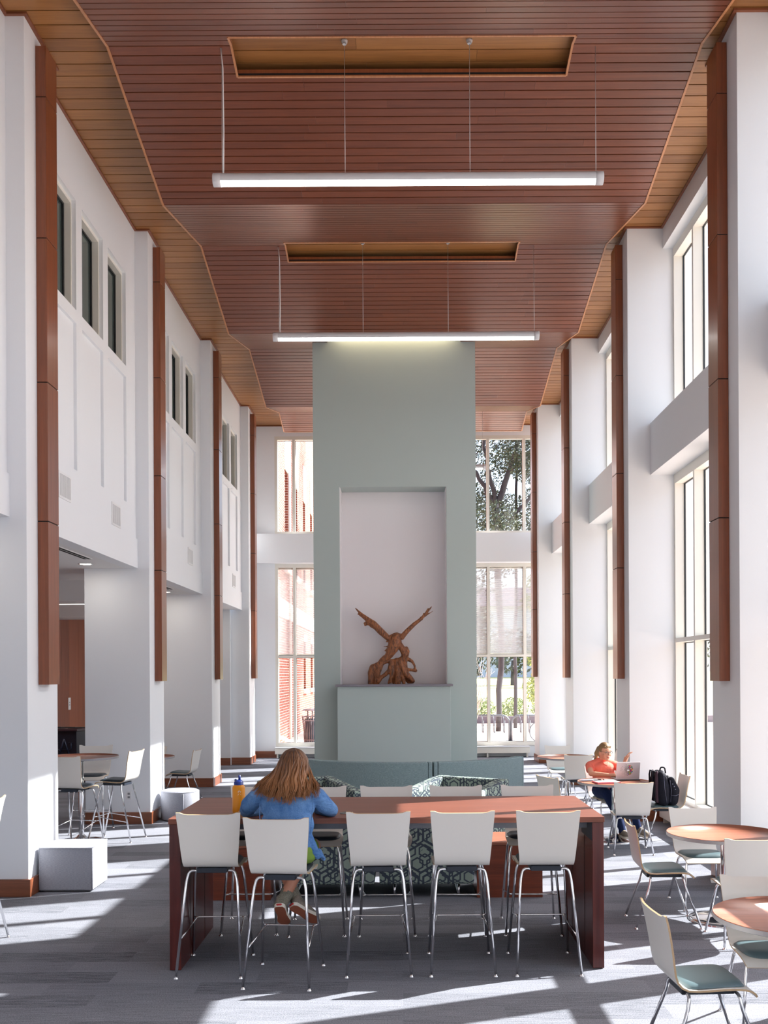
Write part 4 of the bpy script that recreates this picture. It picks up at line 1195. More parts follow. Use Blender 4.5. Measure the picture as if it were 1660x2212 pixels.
# ------------------------------------------------------------------ outside
gr = plain('pink_concrete_paving', s2l(226, 206, 192), 0.9, var=0.06, bscale=3)
lawn = plain('dry_lawn', s2l(190, 186, 130), 0.95, var=0.15, bscale=1.5)
mb = MB(); mb.box(-30, 60, 25.3, 50, -0.25, -0.15, 0); mb.box(4.12, 60, -20, 25.3, -0.25, -0.15, 0)
struct('ground', mb, gr)
mb = MB(); mb.add([(-30, 50, -0.14), (90, 50, -0.14), (90, 140, 2.2), (-30, 140, 2.2)], [(0, 1, 2, 3)]); struct('ground', mb, lawn)
# brick building seen through the left end window
bb = thing('brick_building', 'sunlit brick building with white bands and deep windows outside the left end window', 'building', (-3.9, 40, 0))
M['brick'] = brick_mat('red_brick'); M['stone'] = plain('white_cast_stone', s2l(236, 232, 226), 0.8)
wy = [31.0, 34.0, 37.1, 40.2, 43.3, 46.4, 49.5]
def holes_wall(z0, z1, h0, h1, ys):
    mbx = MB(); y = 26.5
    for c in ys:
        mbx.box(-4.6, -3.9, y, c-0.45, z0, z1); mbx.box(-4.6, -3.9, c-0.45, c+0.45, z0, h0); mbx.box(-4.6, -3.9, c-0.45, c+0.45, h1, z1); y = c+0.45
    mbx.box(-4.6, -3.9, y, 62, z0, z1); return mbx
for (z0, z1, h0, h1, ys) in ((-0.3, 3.95, 1.5, 3.4, wy[3:]), (4.55, 14.0, 5.7, 9.0, wy[1:])):
    kid(holes_wall(z0, z1, h0, h1, ys), 'brick_wall', M['brick'], bb)
    for c in ys:
        mb = MB(); mb.box(-4.45, -4.40, c-0.45, c+0.45, h0, h1); w = kid(mb, 'window', M['dkglass'], bb)
        mb = MB(); mb.box(-4.4, -4.33, c-0.45, c-0.38, h0, h1); mb.box(-4.4, -4.33, c+0.38, c+0.45, h0, h1); mb.box(-4.4, -4.33, c-0.45, c+0.45, (h0+h1)/2-0.04, (h0+h1)/2+0.04)
        f = mb.build('window_frame', M['stone'], w)
        mb = MB(); mb.box(-4.3, -3.78, c-0.6, c+0.6, h0-0.18, h0); mb.box(-3.92, -3.86, c-0.55, c+0.55, h1, h1+(0.25 if z0 < 1 else 1.4)); kid(mb, 'stone_trim', M['stone'], bb)
mb = MB(); mb.box(-4.6, -3.86, 26.5, 62, 3.95, 4.55); kid(mb, 'stone_band', M['stone'], bb)
mb = MB(); mb.tube([(-3.82, 34.3, -0.1), (-3.82, 34.3, 13)], 0.05, 8); kid(mb, 'downpipe', M['stone'], bb)
# litter bins
M['bin'] = plain('bronze_grey_steel', s2l(112, 100, 104), 0.5, metal=0.3)
for (x, y, l) in ((-2.78, 31.2, 'slatted steel litter bin outside the left end window, the one with a raised lid'), (-2.25, 32.2, 'slatted steel litter bin beside another one outside the left end window')):
    c = thing('litter_bin', l, 'bin', (x, y, -0.15), 0, 'litter bins outside')
    mb = MB()
    for k in range(30):
        a = 2*PI*k/30; ca, sa = math.cos(a), math.sin(a)
        mb.tube([(0.27*ca, 0.27*sa, 0.06), (0.29*ca, 0.29*sa, 0.5), (0.34*ca, 0.34*sa, 0.92)], 0.012, 4)
    mb.build('slats', M['bin'], c)
    mb = MB()
    for z, r_ in ((0.06, 0.28), (0.2, 0.285), (0.8, 0.33), (0.92, 0.35)): mb.tube([(r_*math.cos(2*PI*k/24), r_*math.sin(2*PI*k/24), z) for k in range(25)], 0.014, 5, cap=False)
    mb.build('hoops', M['bin'], c)
    mb = MB(); mb.lathe((0, 0, 0), [(0, 0.05), (0.24, 0.05), (0.26, 0.85), (0, 0.85)], 20); mb.build('liner', M['darkmetal'], c)
    mb = MB(); mb.lathe((0, 0, 1.10), [(0.35, 0), (0.30, 0.05), (0, 0.07)], 24); mb.lathe((0, 0, 1.10), [(0.35, 0), (0, -0.005)], 24)
    for a in (0.5, 2.6, 4.7): mb.tube([(0.2*math.cos(a), 0.2*math.sin(a), 0.85), (0.2*math.cos(a), 0.2*math.sin(a), 1.12)], 0.02, 6)
    mb.build('lid', M['bin'], c)
# curved white shell low in the left pane
c = thing('arched_cover', 'low curved white cover with a dark mouth outside the far left pane', 'cover', (-3.5, 28.2, -0.15), D2(10))
mb = MB(); 
pts = [(0.0+0.52*math.cos(a), 0, 0.42*math.sin(a)) for a in [PI*i/16*0.5 for i in range(17)]]
vs = []; F = []
for i, p in enumerate(pts):
    vs += [(p[0]-0.1, -0.3, p[2]+0.02), (p[0]*1.18-0.1, -0.3, p[2]*1.18+0.02), (p[0]*1.18-0.1, 0.3, p[2]*1.18+0.02), (p[0]-0.1, 0.3, p[2]+0.02)]
for i in range(len(pts)-1):
    for k in range(4): F.append((i*4+k, i*4+(k+1) % 4, (i+1)*4+(k+1) % 4, (i+1)*4+k))
mb.add(vs, F+[(3, 2, 1, 0), (64, 65, 66, 67)], 0, True); mb.build('rim', M['white'], c, fixn=True)
mb = MB(); mb.box(-0.1, 0.36, -0.15, 0.2, 0, 0.3); mb.build('body', M['bin'], c, bevel=0.05)
# bike rack
M['rack'] = plain('galvanised_steel', s2l(96, 100, 108), 0.5, metal=0.2)
bk = thing('bike_rack', 'grey steel bicycle rack with hooked loops outside the right end window', 'bike rack', (3.55, 32.6, -0.15))
mb = MB(); mb.cyl((0, 0, 0), 0.16, 0, 0.03, 20); mb.build('base_plate', M['rack'], bk)
for s_ in (-1, 1):
    mb = MB(); mb.tube(fillet([(s_*0.035, 0, 0.02), (s_*0.035, 0, 0.72), (s_*0.20, 0, 0.86), (s_*1.25, 0, 0.86)], 0.14, 7), 0.035, 12); mb.build('arm', M['rack'], bk)
for x in (-0.93, -0.56, -0.24, 0.30, 0.58, 0.98):
    mb = MB(); mb.tube(fillet([(x-0.015, -0.02, 0.86), (x-0.015, -0.25, 0.78), (x-0.01, -0.25, 0.34), (x+0.03, -0.20, 0.30), (x+0.03, -0.2, 0.70)], 0.03, 4), 0.016, 8); mb.build('wheel_loop', M['rack'], bk)
# bicycle
by = thing('bicycle', 'parked bicycle partly hidden by the farthest right column, outside the end window', 'bicycle', (4.95, 32.1, -0.15), D2(-5))
for x in (-0.50, 0.50):
    mb = MB(); mb.tube([(x+0.33*math.cos(2*PI*k/40), 0, 0.35+0.33*math.sin(2*PI*k/40)) for k in range(41)], 0.018, 8, cap=False); wl = mb.build('wheel', M['rack'], by)
    mb = MB()
    for k in range(14): mb.tube([(x, 0, 0.35), (x+0.32*math.cos(2*PI*k/14), 0, 0.35+0.32*math.sin(2*PI*k/14))], 0.002, 4)
    mb.build('spokes', M['rack'], wl)
mb = MB()
for a, c_ in (((-0.5, 0.35), (0.0, 0.32)), ((0.0, 0.32), (-0.12, 0.85)), ((-0.12, 0.8), (-0.5, 0.35)), ((0.0, 0.32), (0.36, 0.78)), ((-0.1, 0.76), (0.36, 0.84)), ((0.5, 0.35), (0.36, 0.9))): mb.tube([(a[0], 0, a[1]), (c_[0], 0, c_[1])], 0.016, 6)
mb.build('frame', plain('red_enamel', s2l(190, 60, 60), 0.4), by)
mb = MB(); mb.tube([(0.36, -0.28, 0.93), (0.34, 0, 0.95), (0.36, 0.28, 0.93)], 0.012, 6); mb.build('handlebar', M['rack'], by)
mb = MB(); mb.ell((-0.14, 0, 0.9), (0.13, 0.06, 0.03), 12, 8); mb.build('saddle', M['black'], by)
mb = MB(); mb.tube([(0.0+0.09*math.cos(2*PI*k/20), -0.02, 0.32+0.09*math.sin(2*PI*k/20)) for k in range(21)], 0.012, 6, cap=False); mb.tube([(0, -0.05, 0.32), (-0.15, -0.05, 0.25)], 0.01, 5); mb.build('crank', M['black'], by)
# low kerb wall beyond the paving
mb = MB(); mb.box(-2.0, 22, 44.8, 45.2, -0.15, 0.15); o = tag(mb.build('low_wall', plain('grey_plum_kerb', s2l(120, 112, 124), 0.8)), 'long low dark wall beyond the paving outside the right end window', 'wall')

# trees and shrubs
def leafmat(name, a, c):
    m, nt, b_ = new_mat(name); g = N(nt, 'ShaderNodeNewGeometry'); mx = N(nt, 'ShaderNodeMix', data_type='RGBA')
    mx.inputs[6].default_value = col4(a); mx.inputs[7].default_value = col4(c); L(nt, g.outputs['Random Per Island'], mx.inputs[0]); L(nt, mx.outputs[2], b_.inputs['Base Color'])
    b_.inputs['Roughness'].default_value = 0.6
    b_.inputs['Transmission Weight'].default_value = 0.0
    return m
M['leafd'] = leafmat('dark_leaves', s2l(22, 34, 28), s2l(74, 90, 60)); M['leafl'] = leafmat('bright_leaves', s2l(96, 124, 50), s2l(176, 190, 96)); M['leafh'] = leafmat('hedge_leaves', s2l(92, 120, 76), s2l(170, 190, 130))
M['bark'] = plain('dark_bark', s2l(62, 58, 62), 0.9, var=0.3, bscale=8); M['barkp'] = plain('pale_bare_twigs', s2l(190, 180, 176), 0.8)
def leaves(mbx, c, r, n, size, rr):
    c = Vector(c)
    for _ in range(n):
        while True:
            p = Vector((rr.uniform(-1, 1), rr.uniform(-1, 1), rr.uniform(-1, 1)))
            if 0.2 < p.length < 1: break
        q = c+Vector((p.x*r[0], p.y*r[1], p.z*r[2]))
        a = Vector((rr.uniform(-1, 1), rr.uniform(-1, 1), rr.uniform(-1, 1))).normalized(); u = a.orthogonal().normalized(); w = a.cross(u); s_ = size*rr.uniform(0.6, 1.3)
        b0 = len(mbx.v)
        mbx.v += [q-u*s_, q+w*s_*0.45, q+u*s_, q-w*s_*0.45]; mbx.f.append([b0, b0+1, b0+2, b0+3]); mbx.m.append(0); mbx.s.append(False)
def tree(label, loc, trunk, clusters, n, size, lm, seed, tr=0.22, bark='bark'):
    rr = random.Random(seed); t = thing('tree', label, 'tree', loc, 0, 'trees outside the end window')
    mb = MB()
    for pts, r0, r1 in trunk:
        k = len(pts)-1; P = []; R_ = []
        for i in range(k):
            a, b_ = Vector(pts[i]), Vector(pts[i+1])
            for j in range(5):
                u = j/5; q = a.lerp(b_, u)+Vector((rr.uniform(-1, 1), rr.uniform(-1, 1), 0))*0.05; P.append(q); R_.append(r0+(r1-r0)*(i+u)/k)
        P.append(Vector(pts[-1])); R_.append(r1); mb.tube(P, R_, 8)
    mb.build('trunk', M[bark], t)
    mb = MB()
    for c_, r_ in clusters: leaves(mb, c_, r_, n, size, rr)
    o = mb.build('foliage', M[lm], t); return t
rr = random.Random(11)
cl = []
for i in range(46):
    cl.append(((rr.uniform(-4.2, 4.2), rr.uniform(-3, 3), rr.uniform(6.2, 15.0)), (rr.uniform(0.7, 1.5), 1.3, rr.uniform(0.45, 0.9))))
tree('large dark evergreen oak filling the upper right end window, trunk forking', (3.75, 38.5, -0.15),
     [([(0, 0, 0), (0.1, 0, 4), (-0.1, 0, 8.8)], 0.10, 0.15), ([(-0.1, 0, 8.6), (0.5, 0, 10.2), (1.2, 0, 13)], 0.14, 0.05), ([(-0.1, 0, 8.6), (-0.8, 0, 10), (-2.2, 0.3, 11)], 0.11, 0.04),
      ([(0, 0, 7.6), (1.4, 0, 9.2), (3.2, 0.2, 10.2)], 0.08, 0.03), ([(0, 0, 6.6), (1.2, 0.3, 7.4), (3.6, 0.2, 7.9)], 0.08, 0.03), ([(-0.1, 0, 8.8), (-0.5, 0, 11), (-0.3, 0, 14)], 0.10, 0.03), ([(0.4, 0, 10), (2, 0, 11), (3, 0, 13)], 0.07, 0.03)], cl, 1500, 0.058, 'leafd', 4)
tree('slim grey-trunked tree beyond the bike rack', (4.6, 40.5, -0.15), [([(0, 0, 0), (0.03, 0, 6), (0.2, 0, 12)], 0.075, 0.05)], [((rr.uniform(-1.5, 2.5), 0, rr.uniform(6, 12)), (1, 1, 0.8)) for _ in range(9)], 600, 0.07, 'leafd', 5)
tree('bright green leafy tree rising beside the second mullion of the right end window', (6.1, 44.0, -0.15), [([(0, 0, 0), (0, 0, 4), (0.2, 0, 7)], 0.09, 0.04)],
     [((rr.uniform(-0.35, 0.5), rr.uniform(-0.3, 0.3), 1.2+i*0.42), (0.5, 0.5, 0.4)) for i in range(17)], 420, 0.065, 'leafl', 6)
tree('loose green tree partly hidden by the farthest right column', (7.4, 46.0, -0.15), [([(0, 0, 0), (0.1, 0, 3), (0.2, 0, 6)], 0.08, 0.04)],
     [((rr.uniform(-0.9, 1.2), rr.uniform(-0.6, 0.6), rr.uniform(1.4, 7)), (0.7, 0.6, 0.55)) for i in range(16)], 380, 0.06, 'leafh', 7)
tree('olive-brown bushy tree beside the sage wall in the right end window', (3.2, 47.0, -0.15), [([(0, 0, 0), (0.1, 0, 3), (0.2, 0, 6)], 0.08, 0.04)],
     [((rr.uniform(-1.2, 0.8), rr.uniform(-0.6, 0.6), rr.uniform(2.6, 7)), (0.7, 0.6, 0.55)) for i in range(14)], 380, 0.06, 'leafd', 8)
tw = thing('bare_shrub', 'bare pale-branched shrub close outside the right end window', 'shrub', (2.0, 28.6, -0.15))
mb = MB()
for i in range(14):
    a = rr.uniform(-0.25, 0.75); z = rr.uniform(2.0, 3.6); mb.tube([(0, 0, 0), (a*0.2, rr.uniform(-.1, .1), z*0.35), (a*0.6+rr.uniform(-.05, .05), 0, z*0.7), (a, 0, z)], [0.016, 0.012, 0.009, 0.004], 5)
    for j in range(3):
        z2 = z*rr.uniform(0.5, 0.9); mb.tube([(a*z2/z*0.85, 0, z2), (a*z2/z+rr.uniform(-.3, .3), rr.uniform(-.2, .2), z2+rr.uniform(.2, .5))], [0.006, 0.002], 4)
mb.build('branches', M['barkp'], tw)
for i, x in enumerate((2.2, 3.75, 5.3, 6.85, 8.4, 9.95)):
    rr2 = random.Random(20+i); h = thing('hedge_bush', ['pale green clipped bush nearest the sage wall', 'pale green bush behind the left arm of the bike rack', 'pale green bush behind the bike rack post', 'pale green bush behind the right arm of the bike rack', 'pale green bush behind the parked bicycle', 'pale green bush hidden past the farthest column'][i]+' beyond the low wall', 'bush', (x, 47.4, -0.15), 0, 'bushes beyond the low wall')
    mb = MB(); leaves(mb, (0, 0, 0.55), (0.75, 0.5, 0.58), 1300, 0.06, rr2); mb.build('foliage', M['leafh'], h)
    mb = MB(); mb.tube([(0, 0, 0), (0.05, 0, 0.6)], [0.04, 0.02], 6); mb.build('stem', M['bark'], h)
for i in range(7):
    rr2 = random.Random(40+i); h = thing('tree', 'round blue-green tree far across the lawn, number %s from the left' % ['one', 'two', 'three', 'four', 'five', 'six', 'seven'][i], 'tree', (2+i*4.2, 92+rr2.uniform(-4, 4), 0.8), 0, 'distant trees across the lawn')
    mb = MB(); leaves(mb, (0, 0, 3.4), (2.6, 1.5, 2.4), 700, 0.26, rr2); mb.build('foliage', M['leafd'], h)
    mb = MB(); mb.tube([(0, 0, 0), (0, 0, 2.5)], [0.25, 0.15], 6); mb.build('trunk', M['bark'], h)
fb = thing('distant_hall', 'pale blue-grey building far across the lawn behind the trees', 'building', (10, 118, 1.0))
mb = MB(); mb.box(-14, 18, 0, 8, 0, 9); mb.build('walls', plain('pale_grey_facade', s2l(170, 178, 196), 0.9), fb)
for i in range(9):
    mb = MB(); mb.box(-12+i*3.3, -10.8+i*3.3, -0.05, 0.05, 2, 5); mb.build('window', M['dkglass'], fb)
mb = MB(); mb.hexa([(-15, -1, 9), (19, -1, 9), (19, 9, 9), (-15, 9, 9)], [(-13, 3, 11.5), (17, 3, 11.5), (17, 5, 11.5), (-13, 5, 11.5)]); mb.build('roof', M['bin'], fb)
# street side beyond the right windows: a pale building across the road
sb = thing('street_building', 'very pale building across the street, glimpsed through the right windows', 'building', (30, 10, -0.15))
mb = MB(); mb.box(0, 8, -26, 60, 0, 7.5); mb.build('walls', plain('pale_render', s2l(232, 232, 232), 0.9), sb)
mb = MB(); mb.box(-0.5, 8.5, -26.5, 60.5, 7.5, 8.0); mb.build('roof', M['stone'], sb)
for i in range(14):
    mb = MB(); mb.box(-0.06, 0.05, -22+i*5.5, -20.2+i*5.5, 1.5, 4.5); mb.build('window', M['dkglass'], sb)
# ------------------------------------------------------------------ people
def denim():
    m, nt, b_ = new_mat('blue_denim_shirt')
    tc = N(nt, 'ShaderNodeTexCoord')
    mp = N(nt, 'ShaderNodeMapping'); mp.inputs['Scale'].default_value = (260, 260, 60); L(nt, tc.outputs['Object'], mp.inputs['Vector'])
    no = N(nt, 'ShaderNodeTexNoise'); setin(no, Scale=1.0, Detail=2.0); L(nt, mp.outputs[0], no.inputs['Vector'])
    n2 = N(nt, 'ShaderNodeTexNoise'); setin(n2, Scale=9.0, Detail=3.0, Distortion=0.5); L(nt, tc.outputs['Object'], n2.inputs['Vector'])
    ad = N(nt, 'ShaderNodeMath', operation='MULTIPLY_ADD'); ad.inputs[1].default_value = 0.5; L(nt, no.outputs['Fac'], ad.inputs[0]); L(nt, n2.outputs['Fac'], ad.inputs[2])
    mr = N(nt, 'ShaderNodeMapRange'); setin(mr, From_Min=0.5, From_Max=1.0); L(nt, ad.outputs[0], mr.inputs['Value'])
    mx = N(nt, 'ShaderNodeMix', data_type='RGBA'); mx.inputs[6].default_value = col4(s2l(64, 104, 158)); mx.inputs[7].default_value = col4(s2l(112, 152, 200))
    L(nt, mr.outputs[0], mx.inputs[0]); L(nt, mx.outputs[2], b_.inputs['Base Color']); b_.inputs['Roughness'].default_value = 0.85; b_.inputs['Specular IOR Level'].default_value = 0.15
    mp2 = N(nt, 'ShaderNodeMapping'); mp2.inputs['Scale'].default_value = (5, 5, 12); mp2.inputs['Rotation'].default_value = (0, 0.5, 0); L(nt, tc.outputs['Object'], mp2.inputs['Vector'])
    n3 = N(nt, 'ShaderNodeTexNoise'); setin(n3, Scale=1.6, Detail=3.0, Distortion=1.4); L(nt, mp2.outputs[0], n3.inputs['Vector'])
    bu = N(nt, 'ShaderNodeBump'); setin(bu, Strength=0.55, Distance=0.03); L(nt, n3.outputs['Fac'], bu.inputs['Height']); L(nt, bu.outputs['Normal'], b_.inputs['Normal'])
    return m
def cloth(name, rgb, bump=0.5, sc=8):
    m = plain(name, rgb, 0.85, spec=0.15, bump=bump, bscale=sc)
    for n in m.node_tree.nodes:
        if n.type == 'BUMP': n.inputs['Distance'].default_value = 0.03
    return m
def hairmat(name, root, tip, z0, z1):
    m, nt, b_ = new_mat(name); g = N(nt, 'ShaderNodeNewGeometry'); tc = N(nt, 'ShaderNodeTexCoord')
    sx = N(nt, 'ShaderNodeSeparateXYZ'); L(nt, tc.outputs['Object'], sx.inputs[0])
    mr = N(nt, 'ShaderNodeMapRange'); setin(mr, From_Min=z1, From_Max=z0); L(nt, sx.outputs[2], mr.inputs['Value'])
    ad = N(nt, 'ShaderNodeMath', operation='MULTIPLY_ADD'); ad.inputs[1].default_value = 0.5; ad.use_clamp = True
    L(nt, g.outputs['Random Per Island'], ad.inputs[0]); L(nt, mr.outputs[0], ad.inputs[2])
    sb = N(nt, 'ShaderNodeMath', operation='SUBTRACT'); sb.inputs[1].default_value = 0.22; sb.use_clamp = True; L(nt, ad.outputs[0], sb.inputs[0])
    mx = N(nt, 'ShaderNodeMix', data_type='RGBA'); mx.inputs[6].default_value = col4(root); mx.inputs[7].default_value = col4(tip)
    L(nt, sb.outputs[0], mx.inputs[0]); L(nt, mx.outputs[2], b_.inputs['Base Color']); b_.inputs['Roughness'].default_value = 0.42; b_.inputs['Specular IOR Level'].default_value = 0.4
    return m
M['denim'] = denim()
M['green'] = cloth('green_shorts', s2l(112, 140, 62))
M['sock'] = fabric('grey_brown_sock', s2l(104, 100, 88), s2l(140, 134, 120), 200)
M['gum'] = plain('gum_rubber_sole', s2l(140, 78, 56), 0.6, bump=0.6, bscale=120)
M['sidewall'] = plain('off_white_sidewall', s2l(226, 218, 204), 0.55)
M['canvas'] = fabric('taupe_canvas', s2l(120, 110, 100), s2l(150, 140, 128), 300)
M['red'] = plain('red_heel_tag', s2l(170, 40, 40), 0.5)
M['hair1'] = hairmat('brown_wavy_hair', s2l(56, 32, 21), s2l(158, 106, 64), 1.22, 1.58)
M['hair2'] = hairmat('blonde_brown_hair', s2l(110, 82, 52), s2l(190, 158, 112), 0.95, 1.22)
M['coral'] = cloth('coral_polo', s2l(238, 126, 108), 0.5, 14)
M['jeans'] = cloth('dark_navy_jeans', s2l(30, 42, 78), 0.3, 20)
M['lip'] = plain('lips', s2l(176, 84, 84), 0.4)
M['eye'] = plain('eye_white', (0.8, 0.8, 0.8), 0.25); M['iris'] = plain('iris', (0.03, 0.04, 0.05), 0.2)

def fingers(mb, wrist, d, up, side, scale=1.0, curl=0.5, thumb=1):
    """palm, four unequal fingers and a thumb; d = direction of the fingers, up = back of the hand, side = towards the thumb"""
    d = Vector(d).normalized(); up = Vector(up).normalized(); side = Vector(side).normalized(); w = Vector(wrist); s = scale
    mb.cap(w, w+d*0.05*s, 0.024*s, 0.028*s)
    pc = w+d*0.085*s
    for k, (o, l) in enumerate(((0.027, 0.072), (0.009, 0.080), (-0.009, 0.075), (-0.026, 0.060))):
        b0 = w+d*0.03*s+side*o*0.7*s; b1 = w+d*0.088*s+side*o*s
        mb.cap(b0, b1, 0.013*s, 0.0105*s)
        p = b1; q = d.copy(); r = 0.0088*s
        for j, f in enumerate((0.45, 0.32, 0.23)):
            q = (q - up*(curl*(0.5+0.3*j))).normalized(); n_ = p+q*l*f*s; mb.cap(p, n_, r, r*0.9); r *= 0.9; p = n_
    t0 = w+d*0.025*s+side*0.022*s; t1 = t0+(side*0.75+d*0.6-up*0.2).normalized()*0.035*s; t2 = t1+(d*0.9+side*0.25-up*0.3).normalized()*0.032*s; t3 = t2+(d*1.0-up*0.3).normalized()*0.022*s
    mb.chain([t0, t1, t2, t3], [0.014*s, 0.0115*s, 0.0098*s, 0.008*s])

def shoe(parent, heel, toe, nrm, L_=0.27, name='shoe', upper='canvas', sole='gum'):
    """heel/toe = sole centre line ends, nrm = outward normal of the sole"""
    heel = Vector(heel); toe = Vector(toe); d = (toe-heel).normalized(); nrm = Vector(nrm); nrm = (nrm-d*nrm.dot(d)).normalized(); w = d.cross(nrm).normalized()
    out = [(-0.5, 0.0), (-0.49, 0.5), (-0.42, 0.78), (-0.25, 0.80), (-0.05, 0.74), (0.12, 0.86), (0.28, 1.0), (0.40, 0.86), (0.47, 0.55), (0.5, 0.0)]
    ring = [(a, b_) for a, b_ in out] + [(a, -b_) for a, b_ in out[-2:0:-1]]
    c = (heel+toe)/2; hw = 0.047; 
    def P(a, b_, h): return c + d*a*L_ + w*b_*hw - nrm*h
    mb = MB(); n = len(ring)
    vs = [P(a, b_, 0) for a, b_ in ring]; mb.add(vs, [tuple(range(n))], 0)
    vs = [P(a, b_, 0) for a, b_ in ring]+[P(a*1.01, b_*1.02, 0.028) for a, b_ in ring]
    mb.add(vs, [(i, (i+1) % n, n+(i+1) % n, n+i) for i in range(n)], 1)
    s_ = kid(mb, name, [M[sole], M['sidewall']], parent)
    mb = MB(); mb.cap(P(-0.34, 0, 0.06), P(-0.33, 0, 0.09), 0.036, 0.034); mb.cap(P(-0.3, 0, 0.052), P(0.05, 0, 0.052), 0.038, 0.038); mb.cap(P(0.0, 0, 0.050), P(0.30, 0, 0.044), 0.038, 0.032); mb.cap(P(-0.15, 0, 0.07), P(0.1, 0, 0.06), 0.034, 0.03)
    u = remesh(mb, 'shoe_upper', M[upper], None, voxel=0.005, smooth=4); u.parent = s_
    mb = MB(); a = P(-0.505, 0, 0.016); mb.cap(a-w*0.013, a+w*0.013, 0.007, 0.007); t = mb.build('heel_tag', M['red'], s_)
    return s_
def adopt(o, p): o.parent = p; o.matrix_parent_inverse = Matrix.Translation(-Vector(p.location)); return o

# ---- woman in denim at the long table, seen from behind
p1 = thing('person', 'person seen from behind in a blue denim shirt with long wavy brown hair', 'person', (-0.81, 6.86, 0))
bx, by_ = -0.80, 6.86
mb = MB()
mb.chain([(bx, by_, 0.88), (bx, by_+0.0, 1.02), (bx, by_+0.05, 1.18), (bx, by_+0.07, 1.26)], [0.125, 0.115, 0.125, 0.075])
mb.ell((bx, by_+0.03, 1.17), (0.165, 0.10, 0.12))
mb.chain([(bx-0.18, by_+0.05, 1.255), (bx, by_+0.07, 1.275), (bx+0.19, by_+0.06, 1.255)], [0.05, 0.06, 0.05])
mb.chain([(bx, by_+0.08, 1.28), (bx+0.02, by_+0.14, 1.37)], [0.05, 0.048])
hd = Vector((-0.765, 7.05, 1.428))
mb.ell(hd, (0.073, 0.092, 0.10)); mb.ell(hd+Vector((0, 0.05, -0.06)), (0.055, 0.06, 0.065)); mb.ell(hd+Vector((0, 0.115, -0.03)), (0.014, 0.02, 0.022)); mb.ell(hd+Vector((0, 0.09, -0.095)), (0.03, 0.03, 0.02))
for s_ in (-1, 1): mb.ell(hd+Vector((s_*0.075, 0.0, -0.02)), (0.012, 0.02, 0.03))
eL, eR = Vector((-1.10, 7.10, 1.115)), Vector((-0.515, 7.10, 1.115)); hL, hR = Vector((-0.93, 7.33, 1.105)), Vector((-0.66, 7.32, 1.105))
mb.chain([(bx-0.19, by_+0.05, 1.25), eL, hL], [0.05, 0.040, 0.026]); mb.chain([(bx+0.20, by_+0.05, 1.25), eR, hR], [0.05, 0.040, 0.026])
fingers(mb, hL, (0.5, 0.85, -0.02), (0, 0, 1), (0.85, -0.5, 0), 1, 0.35); fingers(mb, hR, (-0.5, 0.85, -0.02), (0, 0, 1), (-0.85, -0.5, 0), 1, 0.5)
kL, kR = Vector((-0.95, 7.24, 0.835)), Vector((-0.65, 7.24, 0.835)); aR, aL = Vector((-0.855, 7.06, 0.47)), Vector((-0.76, 7.15, 0.46))
mb.chain([(bx-0.09, by_, 0.87), kL, (kL+aL)/2+Vector((0, -0.02, 0.03)), aL, aL+Vector((0.04, 0.05, -0.05))], [0.09, 0.058, 0.05, 0.034, 0.03])
mb.chain([(bx+0.09, by_, 0.87), kR, (kR+aR)/2+Vector((0, -0.02, 0.03)), aR, aR+Vector((0, 0.04, -0.05))], [0.09, 0.058, 0.05, 0.034, 0.03])
adopt(remesh(mb, 'body', M['skin2'], None, voxel=0.006, smooth=4), p1)
mb = MB()   # shirt
mb.ell((bx+0.005, by_-0.01, 0.93), (0.185, 0.125, 0.13)); mb.ell((bx+0.01, by_-0.005, 1.05), (0.185, 0.125, 0.15)); mb.ell((bx+0.01, by_+0.03, 1.17), (0.19, 0.122, 0.13))
mb.chain([(bx-0.19, by_+0.04, 1.25), (bx, by_+0.05, 1.285), (bx+0.20, by_+0.04, 1.25)], [0.056, 0.062, 0.056])
mb.chain([(bx, by_+0.07, 1.28), (bx, by_+0.085, 1.305)], [0.066, 0.058])
mb.chain([(bx-0.20, by_+0.045, 1.24), (bx-0.27, by_+0.13, 1.17), eL+Vector((-0.005, 0, 0.0)), (eL+hL)/2, hL+(eL-hL)*0.22], [0.060, 0.062, 0.054, 0.048, 0.038])
mb.chain([(bx+0.21, by_+0.045, 1.24), (bx+0.25, by_+0.13, 1.17), eR+Vector((0.005, 0, 0.0)), (eR+hR)/2, hR+(eR-hR)*0.22], [0.060, 0.062, 0.054, 0.048, 0.038])
mb.chain([(bx+0.12, by_-0.02, 0.98), (bx+0.175, by_-0.0, 0.88), (bx+0.215, by_+0.01, 0.825)], [0.06, 0.045, 0.02]); mb.cap((bx+0.22, by_+0.04, 0.86), (bx+0.255, by_+0.05, 0.80), 0.02, 0.014)
mb.chain([(bx+0.21, by_-0.0, 0.86), (bx+0.262, by_+0.02, 0.815)], [0.016, 0.010])
sh_ = adopt(remesh(mb, 'denim_shirt', M['denim'], None, voxel=0.007, smooth=4), p1)
mb = MB()   # collar and yoke seams
mb.tube([(bx-0.165, by_-0.032, 1.25), (bx-0.172, by_-0.085, 1.18), (bx-0.165, by_-0.10, 1.08), (bx-0.16, by_-0.105, 1.0)], 0.003, 5)
mb.tube([(bx+0.185, by_-0.032, 1.25), (bx+0.190, by_-0.080, 1.18), (bx+0.183, by_-0.095, 1.08), (bx+0.175, by_-0.105, 1.0)], 0.003, 5)
q = mb.build('sleeve_seams', M['denim'], sh_)
mb = MB(); mb.chain([(bx-0.08, by_, 0.87), kL+(Vector((bx-0.09, by_, 0.87))-kL)*0.35], [0.105, 0.078]); mb.chain([(bx+0.085, by_, 0.87), kR+(Vector((bx+0.09, by_, 0.87))-kR)*0.35], [0.11, 0.078]); mb.ell((bx, by_-0.01, 0.865), (0.185, 0.12, 0.09)); mb.ell((bx+0.13, by_+0.02, 0.83), (0.075, 0.10, 0.055))
